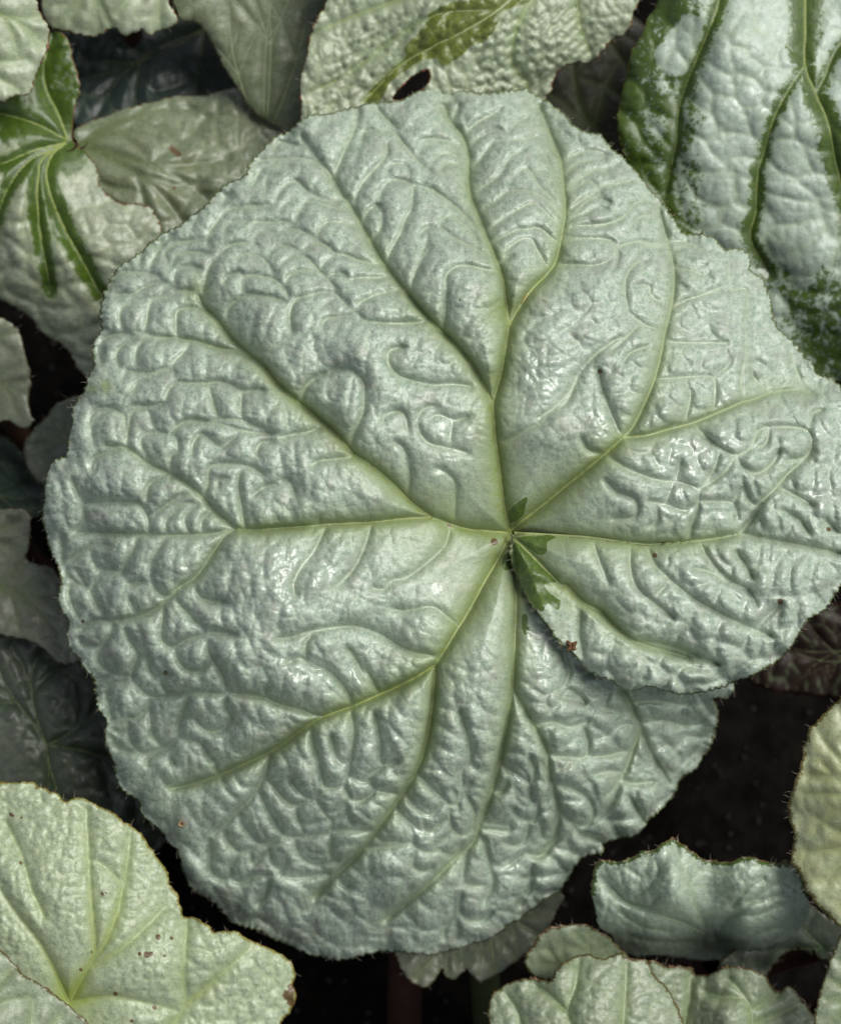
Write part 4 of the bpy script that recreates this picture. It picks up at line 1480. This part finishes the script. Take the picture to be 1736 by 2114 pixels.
leaf('dim olive grey leaf at the left edge beside the middle of the big leaf',
     P("p -140,1070 -40,1056 29,1051 58,1056 64,1082 60,1126 58,1158 105,1169 124,1198 160,1280 180,1350 130,1370 73,1330 0,1310 -140,1280"),
     [(30, 1050, -440), (60, 1150, -460), (160, 1300, -430), (-120, 1150, -480), (0, 1300, -470)], (-110, 1180),
     star((-110, 1180), [(40, 1080), (90, 1200), (120, 1310)], 6, 2), M_GREY, veinmat=VEIN_DARK, hub=.2, seed=12, amp=9, vamp=10, undul=18, nhair=14)
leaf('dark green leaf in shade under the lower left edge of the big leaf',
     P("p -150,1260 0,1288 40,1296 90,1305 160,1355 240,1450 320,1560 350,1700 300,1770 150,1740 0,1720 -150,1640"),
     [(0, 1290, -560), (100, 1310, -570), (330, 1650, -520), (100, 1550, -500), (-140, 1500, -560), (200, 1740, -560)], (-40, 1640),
     star((95, 1540), [(90, 1320), (210, 1430), (280, 1620), (-60, 1400), (60, 1720), (200, 1730)], 9, 3), M_DARK_SHADE, veinmat=VEIN_DARK, hub=.2, seed=13, amp=11, vamp=12, nhair=14)
leaf('pale lime leaf with brown specks and a pleated right half in the bottom left corner',
     P("02 0,735 70,740 170,745 230,780 300,800 360,850 420,830 480,830 560,870 640,910 690,960 740,1000 800,1040 850,1110 900,1180 950,1250 970,1330 1010,1370 1030,1440 1040,1500 1110,1520 1180,1560 1220,1590 1340,1580 1400,1620 1500,1670 1580,1710 1640,1760 1670,1820 1660,1900 1680,1970 1650,2060 1600,2114 p 560,2200 400,2330 100,2380 -150,2300 -210,2000 -150,1700 -60,1620"),
     [(0, 1615, -250), (180, 1660, -235), (300, 1760, -235), (375, 1880, -270), (145, 2065, -215), (180, 1900, -170), (330, 2000, -200), (380, 2050, -250), (480, 1960, -250), (600, 2010, -330), (580, 2110, -330), (-150, 1900, -260), (200, 2330, -260), (20, 1800, -185)],
     (145, 2072),
     [(P("02 400,1980 460,1870 510,1780 600,1650 660,1500 700,1330 730,1150 740,1010"), 10, 2), (P("02 510,1780 540,1680 525,1500 510,1300 500,1100 490,900"), 6, 2),
      (P("02 510,1790 640,1720 750,1640 860,1530 940,1450"), 5, 2), (P("02 1060,1540 1050,1700 1040,1850 1050,2000 980,2114 p 300,2180"), 2, 5),
      (P("02 1050,2010 1180,1900 1290,1800 1400,1700 1440,1650"), 5, 2), (P("02 390,1990 250,1700 100,1500 0,1350"), 6, 2), (P("02 400,1990 520,1970 640,1960 800,1990 1000,2040"), 4, 2),
      (P("02 690,1320 620,1240 560,1200"), 2.5, 1.5), (P("02 250,1500 180,1350 120,1150 40,980"), 3, 1.5)],
     M_LIME, step=3.5, seed=14, cell=34, amp=9, vamp=18, undul=10, halo=12, tooth=4, period=34, nhair=77,
     spots=[(43, 1782, 4), (22, 1682, 4), (26, 1685, 3), (212, 1846, 4), (219, 1844, 3), (327, 1936, 6), (354, 1938, 4), (303, 1972, 7), (312, 1970, 5), (288, 1970, 4), (238, 2053, 5), (319, 2081, 5), (167, 2003, 4), (189, 1966, 3), (595, 2055, 12), (603, 2040, 9), (600, 2070, 8), (44, 1689, 3), (272, 2109, 4), (340, 1974, 3)])
leaf('grey green leaf overlapping the pale one at the very bottom left', P("p -160,1880 -40,1935 0,1960 22,1982 47,2011 84,2033 120,2058 146,2080 164,2098 182,2114 250,2210 150,2360 -120,2360"),
     [(0, 1965, -120), (120, 2060, -130), (240, 2210, -150), (-140, 1920, -120), (-50, 2150, -80), (100, 2340, -150)], (-60, 2200),
     star((-60, 2200), [(30, 2000), (130, 2090), (-60, 1980), (190, 2180)], 6, 2), M_SAGE, seed=15, amp=4, nhair=35)
leaf('small scalloped leaf peeping out under the bottom edge of the big leaf',
     P("12 640,1650 690,1780 730,1850 780,1890 830,1915 880,1880 910,1830 935,1800 950,1840 980,1865 1020,1850 1060,1805 1090,1830 1130,1870 1170,1870 1250,1830 1350,1760 1440,1680 1520,1600 1580,1480 1610,1380 1400,1250 900,1350 680,1550"),
     [(820, 1950, -540), (880, 2040, -580), (1000, 2020, -600), (1150, 1880, -570), (900, 1850, -580), (1100, 1800, -560)], (980, 1830),
     star((980, 1830), [(860, 2020), (950, 1990), (1020, 2000), (1110, 1930)], 5, 3, .04), M_GREY, base=ground_at(1010, 2140), pmat=PETIOLE_GREEN, pr=.0032, bend=(0, 0, .01), seed=16, amp=8, vamp=14, cell=40, nhair=28, tooth=2,
     creases=[P("12 1050,1790 1060,1700 1050,1650"), P("12 930,1790 920,1700"), P("12 1250,1800 1280,1700 1300,1600"), P("12 1150,1840 1170,1740 1160,1650")])
leaf('curled mint green leaf with a dark green rim at lower right',
     P("22 340,1200 400,1180 510,1190 600,1140 680,1120 720,1080 790,1060 830,1090 880,1130 930,1170 1000,1190 1100,1185 1200,1165 1280,1180 1350,1200 1440,1200 1500,1240 1530,1350 1560,1440 1530,1530 1480,1600 1400,1650 1280,1690 1150,1710 1000,1760 850,1750 700,1730 560,1730 480,1680 430,1620 360,1560 340,1450 320,1350 330,1260"),
     [(1228, 1785, -260), (1392, 1732, -240), (1470, 1778, -270), (1600, 1782, -240), (1665, 1870, -330), (1340, 1850, -240), (1450, 1880, -300), (1560, 1870, -250), (1290, 1950, -480), (1450, 1985, -760), (1580, 1960, -520), (1250, 1900, -340), (1400, 1800, -195), (1415, 1860, -215), (1462, 1850, -300), (1440, 1800, -262), (1330, 1800, -255), (1520, 1830, -235), (1350, 1920, -330), (1540, 1930, -360)],
     (1470, 1990),
     [(P("22 1000,1740 950,1650 960,1560 900,1420 870,1300 820,1180 790,1080"), 6, 3), (P("22 1000,1740 1050,1600 1150,1480 1280,1380 1400,1300"), 4, 2), (P("22 960,1600 800,1530 640,1480 480,1400 380,1290"), 4, 2)],
     M_MINT, veinmat=VEIN_PALE, hub=0, soft=.2, edge_bias=lambda X, Y: 30 * sstep(1840, 1880, Y), step=3.2, seed=17, cell=38, amp=9, vamp=24, undul=10, nhair=42, wets=[(1370, 1775, 30), (1500, 1820, 30), (1583, 1850, 24), (1640, 1830, 20), (1550, 1830, 24), (1640, 1790, 18)], tooth=4, period=30,
     creases=[P("22 560,1400 640,1350 700,1260 690,1200"), P("22 1010,1580 1040,1640 1150,1650 1280,1600 1400,1560"), P("22 1060,1560 1130,1500 1250,1500 1400,1440"), P("22 480,1480 600,1560 760,1590"),
              P("22 1200,1420 1300,1410 1400,1380"), P("22 440,1340 520,1420 640,1450 690,1400"), P("22 1120,1450 1180,1380 1300,1290"), P("22 540,1620 700,1650 900,1650")])
leaf('pale leaf lobe between the curled mint leaf and the bottom leaves', P("22 -20,1690 50,1600 120,1570 250,1550 340,1580 440,1640 520,1730 600,1830 300,1900 100,1870 0,1850 -60,1760"),
     [(1105, 1950, -360), (1200, 1915, -350), (1290, 1980, -430), (1200, 2030, -400)], (1220, 2020), star((1220, 2020), [(1130, 1960), (1190, 1930), (1260, 1950)], 3, 1),
     M_SAGE, veinmat=VEIN_PALE, hub=.1, seed=18, amp=5, nhair=21, tooth=4)
leaf('broad leaf with two straight ribs at the bottom, right of centre',
     P("12 1200,2250 1195,2114 1200,1980 1260,1910 1400,1860 22 80,1870 120,1810 200,1750 300,1720 380,1740 480,1720 530,1750 620,1750 660,1790 690,1850 740,1900 790,1980 820,2060 840,2150 p 1400,2300 1200,2380 1050,2320"),
     [(1015, 2080, -300), (1110, 2000, -290), (1250, 1975, -300), (1350, 2010, -330), (1400, 2110, -320), (1200, 2100, -220), (1220, 2350, -300)], (1230, 2300),
     [(P("p 1230,2300 1180,2120 22 180,2050 230,1900 250,1760"), 7, 2), (P("p 1230,2300 1290,2180 22 500,2100 510,1950 520,1780"), 6, 2), (P("p 1230,2300 1100,2180 22 -100,2050 -160,1950"), 6, 2), (P("22 190,2060 100,1970 0,1890"), 4, 2)],
     M_SAGE, veinmat=VEIN_PALE, step=3.5, seed=19, amp=7, vamp=20, cell=34, nhair=35)
leaf('pale leaf with a notched brown rim at the bottom right',
     P("22 640,1770 760,1790 880,1800 900,1835 990,1835 1050,1800 1130,1790 1230,1810 1310,1850 1375,1935 1430,1900 1500,1960 1560,2040 1620,2130 p 1680,2250 1450,2360 1330,2250 1320,2080"),
     [(1345, 2000, -370), (1430, 2015, -400), (1515, 1996, -360), (1600, 2050, -370), (1690, 2120, -400), (1500, 2100, -330), (1440, 2100, -390), (1500, 2330, -380)], (1500, 2280),
     [(P("p 1500,2280 1545,2150 22 1230,2060 1180,1950 1100,1860"), 6, 2), (P("p 1500,2280 1420,2150 22 860,2050 880,1950 880,1820"), 6, 2), (P("22 1220,2040 1330,1980 1380,1950"), 4, 2), (P("22 1250,2114 1400,2050 1500,2000"), 4, 2), (P("22 1190,1970 1050,1960 960,1930"), 3, 2)],
     M_SAGE, veinmat=VEIN_PALE, step=3.5, seed=20, amp=8, vamp=18, cell=34, nhair=42)
leaf('yellowish leaf with a bristly olive rim at the right edge, lower down',
     P("22 1800,240 1735,260 1660,310 1610,380 1560,440 1530,540 1510,640 1480,720 1450,830 1440,940 1470,1010 1460,1100 1450,1190 1490,1260 1530,1350 1580,1420 1640,1480 1735,1570 p 1840,1940 1960,1850 2000,1650 1900,1450"),
     [(1736, 1445, -110), (1655, 1580, -120), (1632, 1700, -140), (1660, 1850, -150), (1740, 1920, -180), (1760, 1650, -70), (1950, 1650, -100)], (1900, 1690),
     star((1900, 1690), [(1700, 1530), (1660, 1640), (1665, 1760), (1740, 1880), (1790, 1490)], 7, 2, .06), M_YELLOW, step=4, seed=21, amp=4, vamp=9, nhair=77, tooth=5, period=40)
leaf('grey green leaf edge in the bottom right corner', P("22 1760,1590 1700,1700 1660,1800 1620,1900 1600,2000 1590,2080 1620,2160 p 1800,2200 1900,2050 1860,1920"),
     [(1736, 1940, -220), (1690, 2080, -240), (1850, 2060, -200)], (1850, 2060), star((1850, 2060), [(1710, 2020), (1720, 2110), (1760, 1950)], 6, 2), M_SAGE, seed=22, amp=4, nhair=28)
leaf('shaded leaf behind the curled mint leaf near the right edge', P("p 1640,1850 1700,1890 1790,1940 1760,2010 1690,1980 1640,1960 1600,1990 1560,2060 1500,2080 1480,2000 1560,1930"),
     [(1640, 1860, -460), (1760, 2000, -500), (1500, 2060, -560)], (1700, 1960), star((1700, 1960), [(1650, 1880), (1560, 2000)], 5, 2), M_DARK_SHADE, veinmat=VEIN_DARK, hub=.2, seed=23, nhair=7)
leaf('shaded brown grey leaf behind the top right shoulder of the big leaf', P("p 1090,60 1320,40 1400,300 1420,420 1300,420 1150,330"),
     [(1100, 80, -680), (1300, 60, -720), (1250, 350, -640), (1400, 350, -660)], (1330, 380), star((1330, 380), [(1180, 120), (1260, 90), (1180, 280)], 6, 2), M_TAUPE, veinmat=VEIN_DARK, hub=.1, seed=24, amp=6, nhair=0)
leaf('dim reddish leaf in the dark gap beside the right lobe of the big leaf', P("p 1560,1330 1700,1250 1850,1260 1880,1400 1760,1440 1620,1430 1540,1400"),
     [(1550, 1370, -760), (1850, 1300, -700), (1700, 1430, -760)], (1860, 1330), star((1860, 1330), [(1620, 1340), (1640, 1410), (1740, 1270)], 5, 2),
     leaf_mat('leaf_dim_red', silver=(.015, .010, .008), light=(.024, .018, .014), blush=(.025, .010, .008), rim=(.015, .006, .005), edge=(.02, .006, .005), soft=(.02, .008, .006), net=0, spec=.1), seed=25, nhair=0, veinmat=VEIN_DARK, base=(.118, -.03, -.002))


# ================================================================== small things
def lump(name, x, y, z, size, mat, label, cat, seed=0, flat=.5, spin=0.0, group=None):
    """uneven pebble-shaped crumb"""
    r = np.random.default_rng(seed)
    co = []
    nu, nv = 10, 7
    for j in range(nv + 1):
        p = math.pi * j / nv
        for i in range(nu):
            t = 2 * math.pi * i / nu
            k = 1 + .18 * math.sin(2 * t + seed) * math.sin(p) + r.uniform(-.07, .07) * (0 < j < nv)
            a, b = size[0] * k * math.sin(p) * math.cos(t), size[1] * k * math.sin(p) * math.sin(t)
            co.append(tuple(place(x + a * math.cos(spin) - b * math.sin(spin), y + a * math.sin(spin) + b * math.cos(spin), z + flat * size[1] * (math.cos(p) * k + .6))))
    f = [(j * nu + i, (j + 1) * nu + i, (j + 1) * nu + (i + 1) % nu, j * nu + (i + 1) % nu) for j in range(nv) for i in range(nu)]
    return mesh_obj(name, np.array(co), np.array(f), mat)


def surf(x, y, Z=None):
    return float(MPL.sample(MZA if Z is None else Z, x, y))


def tag(o, label, cat, group=None):
    o['label'] = label
    o['category'] = cat
    if group:
        o['group'] = group


BROWN = plain('dry_brown', (.075, .035, .015), .7, (.17, .09, .045), 900, .2, .5)
TAN = plain('husk_tan', (.34, .24, .12), .5, (.24, .15, .07), 1500)
STRAW = plain('straw', (.50, .40, .16), .4, (.38, .27, .08), 1500)
WATER = N('water')
_fr = WATER.new('ShaderNodeFresnel')
_fr.inputs['IOR'].default_value = 1.33
_tr = WATER.new('ShaderNodeBsdfTransparent')
_gl = WATER.new('ShaderNodeBsdfGlossy')
_gl.inputs['Roughness'].default_value = .05
_mx = WATER.new('ShaderNodeMixShader')
WATER.put(_mx.inputs[0], WATER.math('MULTIPLY', _fr.outputs[0], WATER.math('SUBTRACT', 1.0, WATER.new('ShaderNodeNewGeometry').outputs['Backfacing'])))
WATER.put(_mx.inputs[1], _tr.outputs[0])
WATER.put(_mx.inputs[2], _gl.outputs[0])
WATER.put(WATER.t.nodes['Material Output'].inputs['Surface'], _mx.outputs[0])
WATER = WATER.m

# withered scrap on the rim of the right lobe: a cap with four dry points
sx, sy = P("11 1665,1775")[0]
sz = surf(sx + 6, sy - 4, MZB) + 2
t = empty('dry_scrap', place(sx, sy, sz), 'tiny dark brown dried scrap on the rim of the right lobe', 'debris')
co = []
fc = []
for k, (a, L) in enumerate(((-2.3, 15), (-.75, 14), (.7, 11), (2.4, 12))):
    b = len(co)
    dx, dy = math.cos(a), math.sin(a)
    for q, (u, wd, h) in enumerate(((0, 6, 5), (.5, 5, 6), (1, 2.5, 9))):
        for s in (-1, 0, 1):
            co.append(tuple(place(sx + dx * L * u - dy * wd * s, sy + dy * L * u + dx * wd * s, sz + h + (2.5 if s == 0 else 0))))
    for q in range(2):
        for s in range(2):
            v = b + q * 3 + s
            fc.append((v, v + 1, v + 4, v + 3))
mesh_obj('dry_point', np.array(co), np.array(fc), BROWN, t).modifiers.new('thickness', 'SOLIDIFY').thickness = .0003
o = lump('cap', sx, sy, sz, (8, 7), BROWN, '', '', 3)
o.parent = t
o.matrix_parent_inverse = Matrix.Translation(-t.location)

# small seed husk: a tan oval rim round a dark kernel
hx, hy = P("02 1035,975")[0]
hz = surf(hx, hy)
t = empty('seed_husk', place(hx, hy, hz), 'tiny tan oval seed husk near the lower left rim of the big leaf', 'seed husk')
co = []
for i in range(18):
    a = 2 * math.pi * i / 18
    for k in range(6):
        b = 2 * math.pi * k / 6
        R = 1 + .32 * math.cos(b)
        ex, ey = 8.0 * R * math.cos(a), 5.0 * R * math.sin(a)
        c, s = math.cos(-.6), math.sin(-.6)
        co.append(tuple(place(hx + ex * c - ey * s, hy + ex * s + ey * c, hz + 3 + 2.2 * math.sin(b))))
f = [(i * 6 + k, i * 6 + (k + 1) % 6, ((i + 1) % 18) * 6 + (k + 1) % 6, ((i + 1) % 18) * 6 + k) for i in range(18) for k in range(6)]
mesh_obj('rim', np.array(co), np.array(f), TAN, t)
o = lump('kernel', hx, hy, hz, (6, 3), BROWN, '', '', 5, .4, -.6)
o.parent = t
o.matrix_parent_inverse = Matrix.Translation(-t.location)

for (code, L, wd, a, lab) in (("10 1400,1690", 24, 3.2, -1.05, 'golden straw sliver lying in the fork of the upper rib'),
                              ("10 1512,1702", 13, 1.6, .45, 'short pale fibre lying right of the fork of the upper rib')):
    x, y = P(code)[0]
    s = [(x + math.cos(a) * L * (u - .5), y + math.sin(a) * L * (u - .5)) for u in np.linspace(0, 1, 7)]
    p = [tuple(place(q[0], q[1], surf(*q) + 4 + wd * .5)) for q in s]
    co, f = tube(p, np.array([.4, .8, 1, 1, .9, .7, .3]) * wd * .5 * MM, 6)
    tag(mesh_obj('plant_fibre', co, f, STRAW), lab, 'fibre')


def droplet(code, rx, ry, lab, Z=None, h=.45):
    x, y = P(code)[0]
    r = np.random.default_rng(int(x))
    co = []
    nu, nv = 18, 6
    ph = r.uniform(0, 6)
    for j in range(nv + 1):
        q = j / nv * math.pi / 2
        for i in range(nu):
            t = 2 * math.pi * i / nu
            k = math.sin(q) * (1 + .12 * math.sin(2 * t + ph) + .07 * math.sin(3 * t))
            px, py = x + rx * k * math.cos(t), y + ry * k * math.sin(t)
            co.append(tuple(place(px, py, surf(px, py, Z) + .3 + h * min(rx, ry) * math.cos(q))))
    f = [(j * nu + i, (j + 1) * nu + i, (j + 1) * nu + (i + 1) % nu, j * nu + (i + 1) % nu) for j in range(nv) for i in range(nu)]
    b = len(co)
    co.append(tuple(place(x, y, surf(x, y, Z) - .6)))
    f2 = [tuple(q) for q in f] + [(b, nv * nu + (i + 1) % nu, nv * nu + i) for i in range(nu)]
    tag(mesh_obj('water_droplet', np.array(co), f2, WATER), lab, 'water drop', 'water drops on the big leaf')


droplet("21 272,865", 6, 9, 'small clear water drop just below the rib that runs to the upper right')
droplet("21 105,972", 4, 5, 'tiny water drop between the stalk and the upper right rib')
droplet("11 1412,1066", 3.5, 6, 'tiny water drop right beside the stalk centre of the big leaf')
droplet("11 1200,1467", 5, 8, 'small water drop beside the rib running down and left from the centre')
droplet("11 1132,1190", 5, 8, 'clear water drop left of the stalk centre of the big leaf')
droplet("11 425,892", 7, 5, 'water drop below the upper left rib of the big leaf')
droplet("01 680,1465", 15, 7, 'bright oval water drop near the left rim of the big leaf', h=.35)
droplet("22 900,578", 12, 17, 'bright white water drop on the dark lower right lobe', h=.35)
